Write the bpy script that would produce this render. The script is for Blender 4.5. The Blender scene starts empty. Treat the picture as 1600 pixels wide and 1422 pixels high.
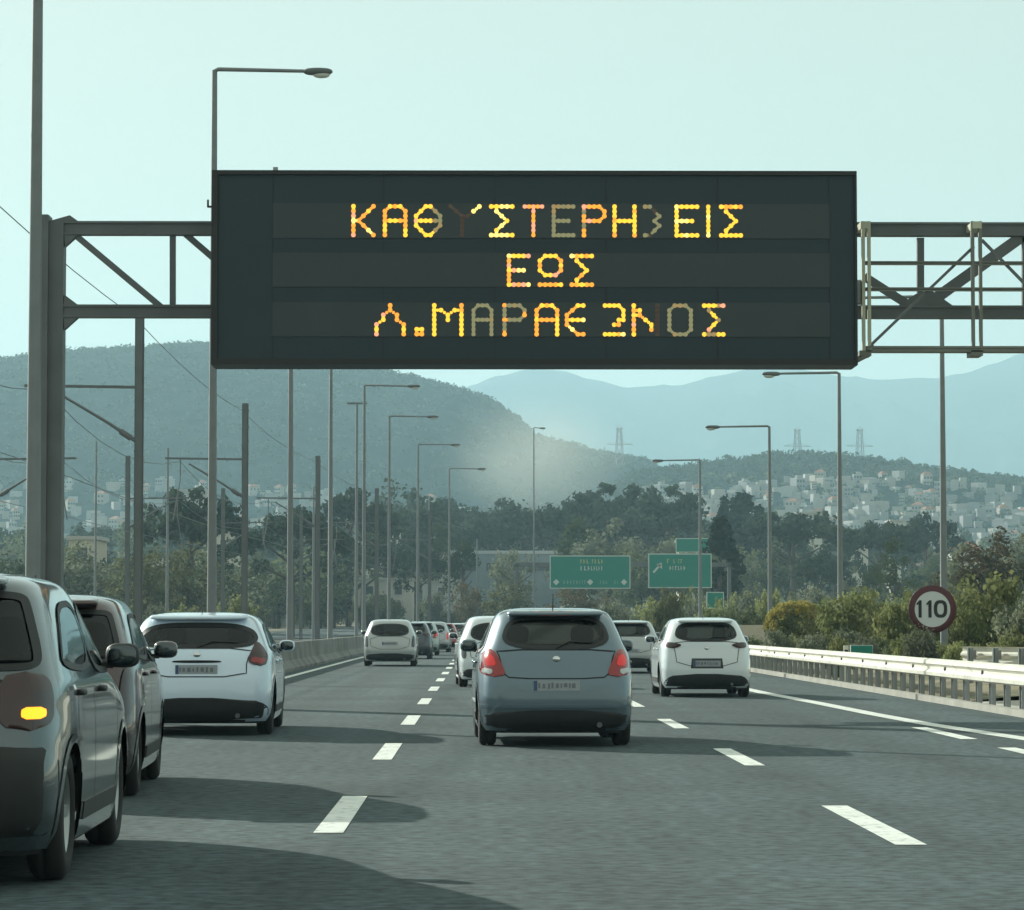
import bpy, bmesh, math, random
import numpy as np
from mathutils import Vector, Matrix
from mathutils import noise as mnoise

random.seed(7)
R = math.radians
SC = bpy.context.scene
COL = SC.collection

# ------------------------------------------------------------------ camera
F = 4800.0                       # focal length in pixels of the 1600 px wide photograph
CAM = Vector((0.0, 0.0, 1.31))
PITCH, YAW = R(3.184), R(0.595)
cam = bpy.data.cameras.new('camera'); cam_ob = bpy.data.objects.new('camera', cam); COL.objects.link(cam_ob)
cam.sensor_width = 36.0; cam.lens = 36.0 * F / 1600.0
cam.clip_start = 0.1; cam.clip_end = 20000
cam_ob.location = CAM; cam_ob.rotation_euler = (R(90) + PITCH, 0, -YAW)
SC.camera = cam_ob

# ------------------------------------------------------------------ light
SUN_ELEV, SUN_AZ = R(22), R(-42)          # azimuth measured from +Y towards +X
w = bpy.data.worlds.new('World'); SC.world = w; w.use_nodes = True
nt = w.node_tree; nt.nodes.clear()
out = nt.nodes.new('ShaderNodeOutputWorld'); bg = nt.nodes.new('ShaderNodeBackground')
sky = nt.nodes.new('ShaderNodeTexSky'); sky.sky_type = 'NISHITA'; sky.sun_disc = False
sky.sun_elevation = SUN_ELEV; sky.sun_rotation = SUN_AZ
sky.air_density = 1.0; sky.dust_density = 2.0; sky.ozone_density = 1.0; sky.altitude = 150
mix = nt.nodes.new('ShaderNodeMix'); mix.data_type = 'RGBA'; mix.inputs[0].default_value = 0.88
mix.inputs[7].default_value = (2.60, 2.80, 2.22, 1)      # thin even high cloud veil
nt.links.new(sky.outputs[0], mix.inputs[6]); nt.links.new(mix.outputs[2], bg.inputs[0])
bg.inputs[1].default_value = 0.125
nt.links.new(bg.outputs[0], out.inputs[0])
sd = bpy.data.lights.new('sun', 'SUN'); sd.energy = 3.55; sd.angle = R(0.55); sd.color = (0.97, 0.98, 0.87)
sun = bpy.data.objects.new('sun', sd); COL.objects.link(sun)
sdir = Vector((math.sin(SUN_AZ) * math.cos(SUN_ELEV), math.cos(SUN_AZ) * math.cos(SUN_ELEV), math.sin(SUN_ELEV)))
sun.rotation_euler = sdir.to_track_quat('Z', 'Y').to_euler(); sun.location = (-60, 80, 60)
SC.view_settings.view_transform = 'Standard'; SC.view_settings.look = 'None'
SC.view_settings.exposure = 0.96; SC.view_settings.gamma = 1.0; SC.view_settings.use_curve_mapping = False
SC.cycles.max_bounces = 6; SC.cycles.diffuse_bounces = 3; SC.cycles.glossy_bounces = 3
SC.cycles.transparent_max_bounces = 16; SC.cycles.volume_bounces = 1; SC.cycles.use_denoising = True
SC.cycles.sample_clamp_indirect = 6.0

# ------------------------------------------------------------------ frames of reference
_f0 = Vector((math.sin(YAW), math.cos(YAW), 0)); _r = Vector((math.cos(YAW), -math.sin(YAW), 0)); _z = Vector((0, 0, 1))
_f = _f0 * math.cos(PITCH) + _z * math.sin(PITCH); _u = -_f0 * math.sin(PITCH) + _z * math.cos(PITCH)
def ray(px, py): return _f + _r * ((px - 800) / F) + _u * ((711 - py) / F)
def at(px, py, Y):
    d = ray(px, py); return CAM + d * (Y / d.y)
def gnd(px, py, z=0.0):
    d = ray(px, py); return CAM + d * ((z - CAM.z) / d.z)
def curve(y): return 2.7e-4 * max(0.0, y - 120.0) ** 2 if y < 460 else 31.2 + (y - 460) * 0.1836
def gz(y): return max(0.0, y - 330.0) * 0.012

# ------------------------------------------------------------------ materials
MATS = {}
def mat(name, col, rough=0.6, metal=0.0, spec=0.5, coat=0.0, emit=None, estr=0.0, var=0.0, vscale=3.0, bump=0.0, bscale=40.0, rnd=0.0, alt=None, ascale=1.0, afac=(0.45, 0.6)):
    if name in MATS: return MATS[name]
    m = bpy.data.materials.new(name); m.use_nodes = True; MATS[name] = m
    n = m.node_tree; b = n.nodes['Principled BSDF']
    b.inputs['Base Color'].default_value = (*col, 1); b.inputs['Roughness'].default_value = rough
    b.inputs['Metallic'].default_value = metal; b.inputs['Specular IOR Level'].default_value = spec
    b.inputs['Coat Weight'].default_value = coat; b.inputs['Coat Roughness'].default_value = 0.05
    if emit: b.inputs['Emission Color'].default_value = (*emit, 1); b.inputs['Emission Strength'].default_value = estr
    if var or rnd or bump or alt:
        tc = n.nodes.new('ShaderNodeTexCoord')
    last = None
    if alt:
        no = n.nodes.new('ShaderNodeTexNoise'); no.inputs['Scale'].default_value = ascale; no.inputs['Detail'].default_value = 6
        n.links.new(tc.outputs['Object'], no.inputs['Vector'])
        mr = n.nodes.new('ShaderNodeMapRange'); mr.inputs[1].default_value = afac[0]; mr.inputs[2].default_value = afac[1]
        n.links.new(no.outputs[0], mr.inputs[0])
        mx = n.nodes.new('ShaderNodeMix'); mx.data_type = 'RGBA'; n.links.new(mr.outputs[0], mx.inputs[0])
        mx.inputs[6].default_value = (*col, 1); mx.inputs[7].default_value = (*alt, 1); last = mx.outputs[2]
    if var or rnd:
        hs = n.nodes.new('ShaderNodeHueSaturation'); hs.inputs['Color'].default_value = (*col, 1)
        if last: n.links.new(last, hs.inputs['Color'])
        val = None
        if var:
            no = n.nodes.new('ShaderNodeTexNoise'); no.inputs['Scale'].default_value = vscale; no.inputs['Detail'].default_value = 5
            n.links.new(tc.outputs['Object'], no.inputs['Vector'])
            mr = n.nodes.new('ShaderNodeMapRange'); mr.inputs[1].default_value = 0.25; mr.inputs[2].default_value = 0.75
            mr.inputs[3].default_value = 1 - var; mr.inputs[4].default_value = 1 + var
            n.links.new(no.outputs[0], mr.inputs[0]); val = mr.outputs[0]
        if rnd:
            oi = n.nodes.new('ShaderNodeObjectInfo'); mr = n.nodes.new('ShaderNodeMapRange')
            mr.inputs[3].default_value = 1 - rnd; mr.inputs[4].default_value = 1 + rnd
            n.links.new(oi.outputs['Random'], mr.inputs[0])
            mh = n.nodes.new('ShaderNodeMapRange'); mh.inputs[3].default_value = 0.5 - rnd * 0.06; mh.inputs[4].default_value = 0.5 + rnd * 0.06
            n.links.new(oi.outputs['Random'], mh.inputs[0]); n.links.new(mh.outputs[0], hs.inputs['Hue'])
            if val is None: val = mr.outputs[0]
            else:
                mu = n.nodes.new('ShaderNodeMath'); mu.operation = 'MULTIPLY'; n.links.new(val, mu.inputs[0]); n.links.new(mr.outputs[0], mu.inputs[1]); val = mu.outputs[0]
        n.links.new(val, hs.inputs['Value']); n.links.new(hs.outputs[0], b.inputs['Base Color'])
    elif last: n.links.new(last, b.inputs['Base Color'])
    if bump:
        nb = n.nodes.new('ShaderNodeTexNoise'); nb.inputs['Scale'].default_value = bscale; nb.inputs['Detail'].default_value = 6
        n.links.new(tc.outputs['Object'], nb.inputs['Vector'])
        bp = n.nodes.new('ShaderNodeBump'); bp.inputs['Strength'].default_value = bump; bp.inputs['Distance'].default_value = 0.02
        n.links.new(nb.outputs[0], bp.inputs['Height']); n.links.new(bp.outputs[0], b.inputs['Normal'])
    return m

def glass(name, tint, dust=0.0):
    if name in MATS: return MATS[name]
    m = bpy.data.materials.new(name); m.use_nodes = True; MATS[name] = m
    n = m.node_tree; n.nodes.clear()
    o = n.nodes.new('ShaderNodeOutputMaterial'); mx = n.nodes.new('ShaderNodeMixShader')
    tr = n.nodes.new('ShaderNodeBsdfTransparent'); tr.inputs[0].default_value = (*tint, 1)
    go = n.nodes.new('ShaderNodeBsdfGlossy'); go.inputs['Roughness'].default_value = 0.03; go.inputs[0].default_value = (.9, .95, .95, 1)
    fr = n.nodes.new('ShaderNodeFresnel'); fr.inputs[0].default_value = 1.5
    n.links.new(fr.outputs[0], mx.inputs[0]); n.links.new(tr.outputs[0], mx.inputs[1]); n.links.new(go.outputs[0], mx.inputs[2])
    last = mx.outputs[0]
    if dust:
        tl = n.nodes.new('ShaderNodeBsdfTranslucent'); tl.inputs[0].default_value = (.8, .82, .78, 1); m2 = n.nodes.new('ShaderNodeMixShader'); m2.inputs[0].default_value = dust
        n.links.new(last, m2.inputs[1]); n.links.new(tl.outputs[0], m2.inputs[2]); last = m2.outputs[0]
    n.links.new(last, o.inputs[0]); return m

def leafmat(name, col, alt=None, trans=0.35, rnd=0.25):
    if name in MATS: return MATS[name]
    m = bpy.data.materials.new(name); m.use_nodes = True; MATS[name] = m
    n = m.node_tree; n.nodes.clear()
    o = n.nodes.new('ShaderNodeOutputMaterial'); mx = n.nodes.new('ShaderNodeMixShader'); mx.inputs[0].default_value = trans
    df = n.nodes.new('ShaderNodeBsdfDiffuse'); tl = n.nodes.new('ShaderNodeBsdfTranslucent')
    tc = n.nodes.new('ShaderNodeTexCoord'); no = n.nodes.new('ShaderNodeTexNoise'); no.inputs['Scale'].default_value = 0.9; no.inputs['Detail'].default_value = 5
    n.links.new(tc.outputs['Object'], no.inputs['Vector'])
    mr = n.nodes.new('ShaderNodeMapRange'); mr.inputs[1].default_value = 0.35; mr.inputs[2].default_value = 0.65; n.links.new(no.outputs[0], mr.inputs[0])
    mc = n.nodes.new('ShaderNodeMix'); mc.data_type = 'RGBA'; n.links.new(mr.outputs[0], mc.inputs[0])
    a = alt or tuple(c * 1.7 for c in col)
    mc.inputs[6].default_value = (*col, 1); mc.inputs[7].default_value = (*a, 1)
    hs = n.nodes.new('ShaderNodeHueSaturation'); n.links.new(mc.outputs[2], hs.inputs['Color'])
    oi = n.nodes.new('ShaderNodeObjectInfo'); m1 = n.nodes.new('ShaderNodeMapRange'); m1.inputs[3].default_value = 1 - rnd; m1.inputs[4].default_value = 1 + rnd
    n.links.new(oi.outputs['Random'], m1.inputs[0]); n.links.new(m1.outputs[0], hs.inputs['Value'])
    n.links.new(hs.outputs[0], df.inputs[0]); n.links.new(hs.outputs[0], tl.inputs[0])
    n.links.new(df.outputs[0], mx.inputs[1]); n.links.new(tl.outputs[0], mx.inputs[2]); n.links.new(mx.outputs[0], o.inputs[0]); return m

# ------------------------------------------------------------------ mesh builder
class MB:
    def __init__(s): s.v = []; s.f = []; s.m = []; s.sm = []; s.slots = []
    def slot(s, m):
        if m not in s.slots: s.slots.append(m)
        return s.slots.index(m)
    def add(s, vs, fs, m=None, smooth=False):
        o = len(s.v); s.v.extend([tuple(p) for p in vs]); k = s.slot(m) if m else 0
        for f in fs: s.f.append(tuple(i + o for i in f)); s.m.append(k); s.sm.append(smooth)
    def box(s, c, d, m=None, rot=None):
        x, y, z = d[0] / 2, d[1] / 2, d[2] / 2
        vs = [Vector(p) for p in [(-x, -y, -z), (x, -y, -z), (x, y, -z), (-x, y, -z), (-x, -y, z), (x, -y, z), (x, y, z), (-x, y, z)]]
        if rot is not None: vs = [rot @ p for p in vs]
        s.add([p + Vector(c) for p in vs], [(3, 2, 1, 0), (4, 5, 6, 7), (0, 1, 5, 4), (1, 2, 6, 5), (2, 3, 7, 6), (3, 0, 4, 7)], m)
    def beam(s, p0, p1, wx, wz, m=None, up=(0, 0, 1)):
        p0, p1 = Vector(p0), Vector(p1); d = p1 - p0; L = d.length; y = d.normalized(); u = Vector(up)
        x = y.cross(u)
        if x.length < 1e-4: x = y.cross(Vector((0, 1, 0)))
        x.normalize(); z = x.cross(y); rot = Matrix((x, y, z)).transposed()
        s.box((p0 + p1) / 2, (wx, L, wz), m, rot)
    def tube(s, pts, r, m=None, seg=8, caps=True):
        pts = [Vector(p) for p in pts]; n = len(pts); rs = r if isinstance(r, (list, tuple)) else [r] * n
        vs = []; fs = []
        for i, p in enumerate(pts):
            d = (pts[min(i + 1, n - 1)] - pts[max(i - 1, 0)]).normalized()
            a = d.cross(Vector((0, 0, 1)) if abs(d.z) < 0.95 else Vector((0, 1, 0))).normalized(); b = d.cross(a)
            for k in range(seg):
                t = 2 * math.pi * k / seg; vs.append(p + (a * math.cos(t) + b * math.sin(t)) * rs[i])
        for i in range(n - 1):
            for k in range(seg):
                k2 = (k + 1) % seg; fs.append((i * seg + k, i * seg + k2, (i + 1) * seg + k2, (i + 1) * seg + k))
        s.add(vs, fs, m, True)
        if caps: s.add(vs[:seg], [tuple(range(seg))], m); s.add(vs[-seg:], [tuple(range(seg))][::-1], m)
    def sq(s, c, r, n=2.5, m=None, u=14, vv=9, rot=None):
        def cp(a, e): return math.copysign(abs(a) ** e, a)
        vs = []; fs = []; e = 2.0 / n
        for j in range(vv + 1):
            ph = -math.pi / 2 + math.pi * j / vv
            for i in range(u):
                th = 2 * math.pi * i / u
                p = Vector((r[0] * cp(math.cos(ph), e) * cp(math.cos(th), e), r[1] * cp(math.cos(ph), e) * cp(math.sin(th), e), r[2] * cp(math.sin(ph), e)))
                if rot is not None: p = rot @ p
                vs.append(p + Vector(c))
        for j in range(vv):
            for i in range(u):
                i2 = (i + 1) % u; fs.append((j * u + i, j * u + i2, (j + 1) * u + i2, (j + 1) * u + i))
        s.add(vs, fs, m, True)
    def lathe(s, prof, c, axis='x', m=None, seg=28):
        vs = []; fs = []; n = len(prof)
        for (a, r) in prof:
            for k in range(seg):
                t = 2 * math.pi * k / seg; q = (r * math.cos(t), r * math.sin(t))
                p = (a, q[0], q[1]) if axis == 'x' else ((q[0], a, q[1]) if axis == 'y' else (q[0], q[1], a))
                vs.append(Vector(p) + Vector(c))
        for i in range(n - 1):
            for k in range(seg):
                k2 = (k + 1) % seg; fs.append((i * seg + k, i * seg + k2, (i + 1) * seg + k2, (i + 1) * seg + k))
        s.add(vs, fs, m, True)
    def prism(s, poly, y0, y1, m=None):            # polygon in x,z extruded along y
        n = len(poly); vs = [(x, y0, z) for x, z in poly] + [(x, y1, z) for x, z in poly]
        fs = [tuple(range(n)), tuple(range(2 * n - 1, n - 1, -1))] + [(i, i + n, (i + 1) % n + n, (i + 1) % n) for i in range(n)]
        s.add(vs, fs, m)
    def grid(s, rows, m=None, smooth=True, flip=False):
        nr, nc = len(rows), len(rows[0]); vs = [p for r in rows for p in r]; fs = []
        for j in range(nr - 1):
            for i in range(nc - 1):
                q = (j * nc + i, j * nc + i + 1, (j + 1) * nc + i + 1, (j + 1) * nc + i); fs.append(q[::-1] if flip else q)
        s.add(vs, fs, m, smooth)
    def mesh(s, name):
        me = bpy.data.meshes.new(name); me.from_pydata(s.v, [], s.f)
        for m in s.slots: me.materials.append(m)
        me.polygons.foreach_set('material_index', s.m); me.polygons.foreach_set('use_smooth', s.sm)
        bm = bmesh.new(); bm.from_mesh(me); 
        if len(s.f) < 60000 and not getattr(s, 'raw', False): bmesh.ops.recalc_face_normals(bm, faces=bm.faces)
        bm.to_mesh(me); bm.free(); me.update(); return me

def tag(o, label=None, cat=None, group=None, kind=None):
    if label: o['label'] = label
    if cat: o['category'] = cat
    if group: o['group'] = group
    if kind: o['kind'] = kind
    return o
def link(name, me, parent=None, loc=None):
    o = bpy.data.objects.new(name, me); COL.objects.link(o)
    if parent: o.parent = parent
    if loc is not None: o.location = loc
    return o
def part(name, mb, parent, m=None):
    if m is not None and not mb.slots: mb.slots.append(m)
    return link(name, mb.mesh(name), parent)
def thing(name, label, cat, loc=(0, 0, 0), rz=0.0, group=None, scale=1.0):
    o = bpy.data.objects.new(name, None); COL.objects.link(o); o.location = loc; o.rotation_euler = (0, 0, rz); o.scale = (scale,) * 3
    o.empty_display_size = 0.2
    return tag(o, label, cat, group)
def copy_tree(o, parent=None):
    c = o.copy(); COL.objects.link(c); c.parent = parent
    for ch in o.children: copy_tree(ch, c)
    return c

M_STEEL = mat('galvanised_steel', (0.30, 0.32, 0.33), 0.5, 0.6, var=0.12, vscale=2)
M_DKSTEEL = mat('weathered_dark_steel', (0.135, 0.15, 0.155), 0.65, 0.3, var=0.15, vscale=1.5)
M_POLE = mat('grey_pole_paint', (0.20, 0.22, 0.23), 0.55, 0.3, var=0.1)
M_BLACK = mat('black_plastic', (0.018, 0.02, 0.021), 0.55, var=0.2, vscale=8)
M_RUBBER = mat('tyre_rubber', (0.02, 0.021, 0.022), 0.85, var=0.25, vscale=6)
M_TRIM = mat('dark_seam', (0.01, 0.011, 0.012), 0.8)
M_INT = mat('car_interior_cloth', (0.022, 0.024, 0.026), 0.9)
M_RIM = mat('alloy_wheel', (0.42, 0.44, 0.45), 0.35, 0.8, var=0.1)
M_LENS = mat('red_lens', (0.32, 0.016, 0.018), 0.15, coat=0.6)
M_LENSD = mat('smoked_red_lens', (0.042, 0.014, 0.015), 0.18, coat=0.5)
M_LENSLIT = mat('lit_brake_lens', (0.45, 0.02, 0.02), 0.15, emit=(1, 0.05, 0.04), estr=0.14)
M_LENSW = mat('clear_lens', (0.55, 0.56, 0.56), 0.15, coat=0.6)
M_AMBER = mat('lit_indicator', (0.9, 0.35, 0.03), 0.3, emit=(1.0, 0.34, 0.01), estr=1.15)
M_PLATE = mat('plate_white', (0.34, 0.37, 0.40), 0.5, var=0.06, vscale=20)
M_CHROME = mat('chrome', (0.7, 0.71, 0.72), 0.15, 1.0)
M_GLASS = glass('tinted_glass', (0.50, 0.60, 0.57)); M_GLASSC = glass('clear_glass', (0.56, 0.64, 0.61)); M_GLASSW = glass('dusty_windscreen', (0.55, 0.63, 0.60), 0.03); M_GLASSD = glass('dark_privacy_glass', (0.10, 0.13, 0.13))

# ------------------------------------------------------------------ ground and road
YS = list(range(-40, 120, 8)) + list(range(120, 700, 12))
def strip(mb, xa, xb, ys, dz, m=None, curved=True):
    rows = [[(xa + (curve(y) if curved else 0), y, gz(y) + dz), (xb + (curve(y) if curved else 0), y, gz(y) + dz)] for y in ys]
    mb.grid(rows, m, False)

g = MB(); xs = [-4000, -2500, -1500, -800, -400, -200, -100, -50, 0, 50, 100, 200, 400, 800, 1500, 2500, 4000]
ys = [-50, 0, 50, 100, 200, 330] + list(range(380, 1300, 80)) + [1500, 2000, 3000, 4500, 6300, 7900]
g.grid([[(x, y, -0.06 + (gz(y) if y < 1300 else gz(1300))) for x in xs] for y in ys], mat('dry_grass_ground', (0.075, 0.08, 0.042), 0.95, var=0.35, vscale=0.15, alt=(0.17, 0.155, 0.095), ascale=0.05, afac=(0.42, 0.62)), True)
ground = link('ground', g.mesh('ground')); tag(ground, kind='structure')

def asphalt():
    m = bpy.data.materials.new('asphalt'); m.use_nodes = True; n = m.node_tree; b = n.nodes['Principled BSDF']
    tc = n.nodes.new('ShaderNodeTexCoord')
    def noise(scale, det, vec=None):
        o = n.nodes.new('ShaderNodeTexNoise'); o.inputs['Scale'].default_value = scale; o.inputs['Detail'].default_value = det
        n.links.new(vec or tc.outputs['Object'], o.inputs['Vector']); return o.outputs[0]
    def rng(v, a, b_, c, d):
        o = n.nodes.new('ShaderNodeMapRange'); o.inputs[1].default_value = a; o.inputs[2].default_value = b_; o.inputs[3].default_value = c; o.inputs[4].default_value = d
        n.links.new(v, o.inputs[0]); return o.outputs[0]
    def mul(a, c):
        o = n.nodes.new('ShaderNodeMath'); o.operation = 'MULTIPLY'; n.links.new(a, o.inputs[0]); n.links.new(c, o.inputs[1]); return o.outputs[0]
    mp = n.nodes.new('ShaderNodeMapping'); mp.inputs['Scale'].default_value = (1.3, 0.03, 1); n.links.new(tc.outputs['Object'], mp.inputs[0])
    v = rng(noise(9, 8), 0.33, 0.67, 0.52, 1.48)
    v = mul(v, rng(noise(0.35, 5), 0.3, 0.7, 0.80, 1.20))
    v = mul(v, rng(noise(1.0, 4, mp.outputs[0]), 0.3, 0.7, 0.84, 1.16))
    v = mul(v, rng(noise(90, 2), 0.3, 0.7, 0.8, 1.2))
    sx = n.nodes.new('ShaderNodeSeparateXYZ'); n.links.new(tc.outputs['Object'], sx.inputs[0])
    wv = n.nodes.new('ShaderNodeMath'); wv.operation = 'MULTIPLY_ADD'; wv.inputs[1].default_value = 2 * math.pi / 1.775; wv.inputs[2].default_value = -2 * math.pi * .8 / 1.775 - 1.57; n.links.new(sx.outputs[0], wv.inputs[0])
    si = n.nodes.new('ShaderNodeMath'); si.operation = 'SINE'; n.links.new(wv.outputs[0], si.inputs[0])
    v = mul(v, rng(si.outputs[0], -1, 1, 0.90, 1.08))
    mp2 = n.nodes.new('ShaderNodeMapping'); mp2.inputs['Scale'].default_value = (.9, 0.12, 1); n.links.new(tc.outputs['Object'], mp2.inputs[0])
    v = mul(v, rng(noise(1.4, 3, mp2.outputs[0]), 0.60, 0.70, 1.0, 0.76))
    hs = n.nodes.new('ShaderNodeHueSaturation'); hs.inputs['Color'].default_value = (0.054, 0.079, 0.085, 1); n.links.new(v, hs.inputs['Value'])
    n.links.new(hs.outputs[0], b.inputs['Base Color']); b.inputs['Roughness'].default_value = 0.88; b.inputs['Specular IOR Level'].default_value = 0.3
    bp = n.nodes.new('ShaderNodeBump'); bp.inputs['Strength'].default_value = 0.35; bp.inputs['Distance'].default_value = 0.01
    n.links.new(noise(110, 3), bp.inputs['Height']); n.links.new(bp.outputs[0], b.inputs['Normal']); return m
M_ASPH = asphalt()
r_ = MB(); strip(r_, -6.0, 7.75, YS, 0.0, M_ASPH)
road = link('road', r_.mesh('road')); tag(road, kind='structure')
o_ = MB(); strip(o_, -44, -29, YS, 0.0, M_ASPH); tag(link('opposite_carriageway', o_.mesh('opposite_carriageway')), kind='structure')

M_LINE = mat('road_paint', (0.74, 0.76, 0.72), 0.7, alt=(0.20, 0.22, 0.21), ascale=11, afac=(0.56, 0.72), var=0.12, vscale=2)
def dash(x, y0, L, wd=0.19):
    n = 5; rows = [[(x + dx + curve(y), y, gz(y) + 0.004) for dx in (-wd / 2, wd / 2)] for y in [y0 + L * i / n for i in range(n + 1)]]
    mb = MB(); mb.grid(rows, M_LINE, False); return link('lane_dash', mb.mesh('lane_dash'), road)
for k in range(32): dash(-0.96, 8.9 + 10.65 * k, 4.2)
for k in range(32): dash(2.58, 8.0 + 10.45 * k, 4.0)
for k in range(3): dash(5.66, 22.4 + 6.6 * k - (0 if k else 0), 4.1, 0.2)
def line(pts, wd, name='edge_line'):
    rows = []
    for i, (x, y) in enumerate(pts): rows.append([(x - wd / 2, y, gz(y) + 0.004), (x + wd / 2, y, gz(y) + 0.004)])
    mb = MB(); mb.grid(rows, M_LINE, False); return link(name, mb.mesh(name), road)
line([(-4.93 + curve(y), y) for y in YS if y > 0], 0.2)
line([(8.9, 4), (7.6, 18), (6.75, 29), (6.33, 35.7), (5.98, 41), (5.84, 46), (5.74, 52.4), (5.55, 60), (5.5, 70)] + [(5.5 + curve(y), y) for y in YS if y > 74], 0.27)

# kerb and pale strip at the right edge, pale concrete apron behind the rail
kb = MB(); M_CONC = mat('pale_concrete', (0.36, 0.35, 0.31), 0.9, var=0.2, vscale=1.2, bump=0.3)
for y0, y1 in zip(YS[:-1], YS[1:]):
    if 0 <= y0 < 480:
        xa, xb = 7.75 + curve(y0), 7.75 + curve(y1)
        kb.add([(xa, y0, gz(y0) - .05), (xa + .14, y0, gz(y0) - .05), (xa + .14, y0, gz(y0) + .1), (xa, y0, gz(y0) + .1), (xb, y1, gz(y1) - .05), (xb + .14, y1, gz(y1) - .05), (xb + .14, y1, gz(y1) + .1), (xb, y1, gz(y1) + .1)],
               [(3, 2, 6, 7), (0, 3, 7, 4), (1, 5, 6, 2)], M_CONC)
tag(link('kerb', kb.mesh('kerb')), kind='structure')
ap = MB(); ap.grid([[(x, y, 0.02 + (x - 8) * 0.03) for x in (7.95, 9, 10, 11.5, 14)] for y in (8, 16, 24, 30, 36, 42, 47, 52)], mat('pale_apron', (0.44, 0.42, 0.36), 0.9, var=0.18, vscale=0.8), False)
tag(link('ramp_pavement', ap.mesh('ramp_pavement')), kind='structure')
rs = MB(); rs.grid([[(7.92 + curve(y), y, gz(y) - .02), (9 + curve(y), y, gz(y) + .1), (12 + curve(y), y, gz(y) + .35), (18 + curve(y), y, gz(y) + .6), (40 + curve(y), y, gz(y) + .5)] for y in [52.5] + list(range(60, 480, 12))],
                   mat('dry_verge', (0.085, 0.085, 0.04), 0.95, var=0.4, vscale=0.6, alt=(0.2, 0.17, 0.10), ascale=0.25), True)
tag(link('roadside_verge', rs.mesh('roadside_verge')), kind='structure')
bl = MB(); strip(bl, -27, -7.6, YS, -0.02, mat('track_ballast', (0.15, 0.14, 0.125), 0.95, var=0.3, vscale=5, bump=0.5)); tag(link('track_bed', bl.mesh('track_bed')), kind='structure')
for x in (-13.2, -14.65, -18.6, -20.05):
    t = MB(); t.grid([[(x + curve(y) - .04, y, gz(y)), (x + curve(y) - .035, y, gz(y) + .16), (x + curve(y) + .035, y, gz(y) + .16), (x + curve(y) + .04, y, gz(y))] for y in YS], mat('rail_steel', (0.16, 0.12, 0.10), 0.5, 0.7))
    tag(link('railway_rail', t.mesh('railway_rail')), kind='structure')

# ------------------------------------------------------------------ hills
def ridge_fn(pts, d):
    px = np.array([p[0] for p in pts], float); py = np.array([p[1] for p in pts], float)
    X = (px - 750) / F * d; Z = 1.31 + (978 - py) / F * d
    def f(x):
        i = np.interp(x, X, np.arange(len(X))); k = int(min(i, len(X) - 2)); t = i - k; t2 = t * t * (3 - 2 * t)
        return Z[k] * (1 - t) + Z[k + 1] * t if abs(t - .5) > .5 else Z[k] * (1 - (0.5 * t + 0.5 * t2)) + Z[k + 1] * (0.5 * t + 0.5 * t2)
    return f
def ss(a, b, x): t = min(1, max(0, (x - a) / (b - a))); return t * t * (3 - 2 * t)
class Hill:
    def __init__(s, name, pts, dr, d0, db, xr, rough, fine, m, nx, ny):
        s.f = ridge_fn(pts, dr); s.dr, s.d0, s.db, s.rough, s.fine = dr, d0, db, rough, fine
        ys = [d0 + (dr - d0) * (i / ny) for i in range(ny + 1)] + [dr + (db - dr) * (i / 10) ** 1.2 for i in range(1, 11)]
        rows = [[(x, y, s.z(x, y)) for x in np.linspace(xr[0], xr[1], nx)] for y in ys]
        mb = MB(); mb.raw = True; mb.grid(rows, m, True); s.ob = link(name, mb.mesh(name)); tag(s.ob, kind='structure')
    def z(s, x, y):
        base = gz(min(s.d0, 1300)) - 4
        zr = s.f(x)
        if y <= s.dr:
            t = (y - s.d0) / (s.dr - s.d0); k = 0.35 * t + 0.65 * ss(0, 1, t) * (0.6 + 0.4 * t)
            k = min(1, k)
        else: t = (y - s.dr) / (s.db - s.dr); k = 1 - ss(0, 1, t)
        amp = s.rough * min(1, max(0, t if y <= s.dr else 1 - t)) * (4 * (1 - k) * k + 0.06)
        nz = mnoise.fractal(Vector((x * 0.009, y * 0.006, 3.3)), 0.8, 2.1, 6)
        fi = s.fine * abs(mnoise.noise(Vector((x * 0.11, y * 0.05, 9.1)))) + 0.6 * s.fine * abs(mnoise.noise(Vector((x * 0.31, y * 0.1, 1.7))))
        return base + (zr - base) * k + nz * amp + fi * (k > 0.1)
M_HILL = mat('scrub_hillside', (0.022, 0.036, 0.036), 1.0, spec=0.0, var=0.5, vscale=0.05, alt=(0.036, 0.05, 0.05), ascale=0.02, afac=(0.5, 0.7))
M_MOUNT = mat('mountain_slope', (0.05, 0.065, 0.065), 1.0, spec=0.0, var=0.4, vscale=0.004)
hill_left = Hill('hillside', [(-400, 600), (-200, 585), (0, 564), (60, 556), (120, 549), (210, 545), (290, 538), (400, 540), (500, 556), (570, 573), (640, 590), (700, 604), (760, 622), (800, 650), (835, 682), (880, 695), (930, 708), (1000, 719), (1060, 745), (1150, 800), (1300, 850)], 2000, 1050, 3000, (-520, 230), 6, 2.2, M_HILL, 300, 60)
hill_right = Hill('wooded_ridge', [(850, 840), (930, 780), (985, 745), (1050, 735), (1130, 726), (1200, 716), (1270, 716), (1330, 720), (1400, 730), (1470, 742), (1530, 748), (1600, 756), (1750, 775), (2000, 800)], 1500, 950, 2300, (30, 400), 7, 3.4, M_HILL, 240, 46)
Hill('far_mountain', [(300, 760), (500, 720), (620, 665), (680, 632), (740, 603), (780, 588), (830, 577), (880, 580), (930, 593), (985, 605), (1060, 600), (1130, 586), (1200, 574), (1260, 580), (1330, 590), (1400, 593), (1465, 592), (1510, 581), (1560, 566), (1600, 553), (1700, 522), (1900, 500), (2200, 560)], 6000, 4300, 7600, (-800, 1950), 70, 4, M_MOUNT, 160, 30)

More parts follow.
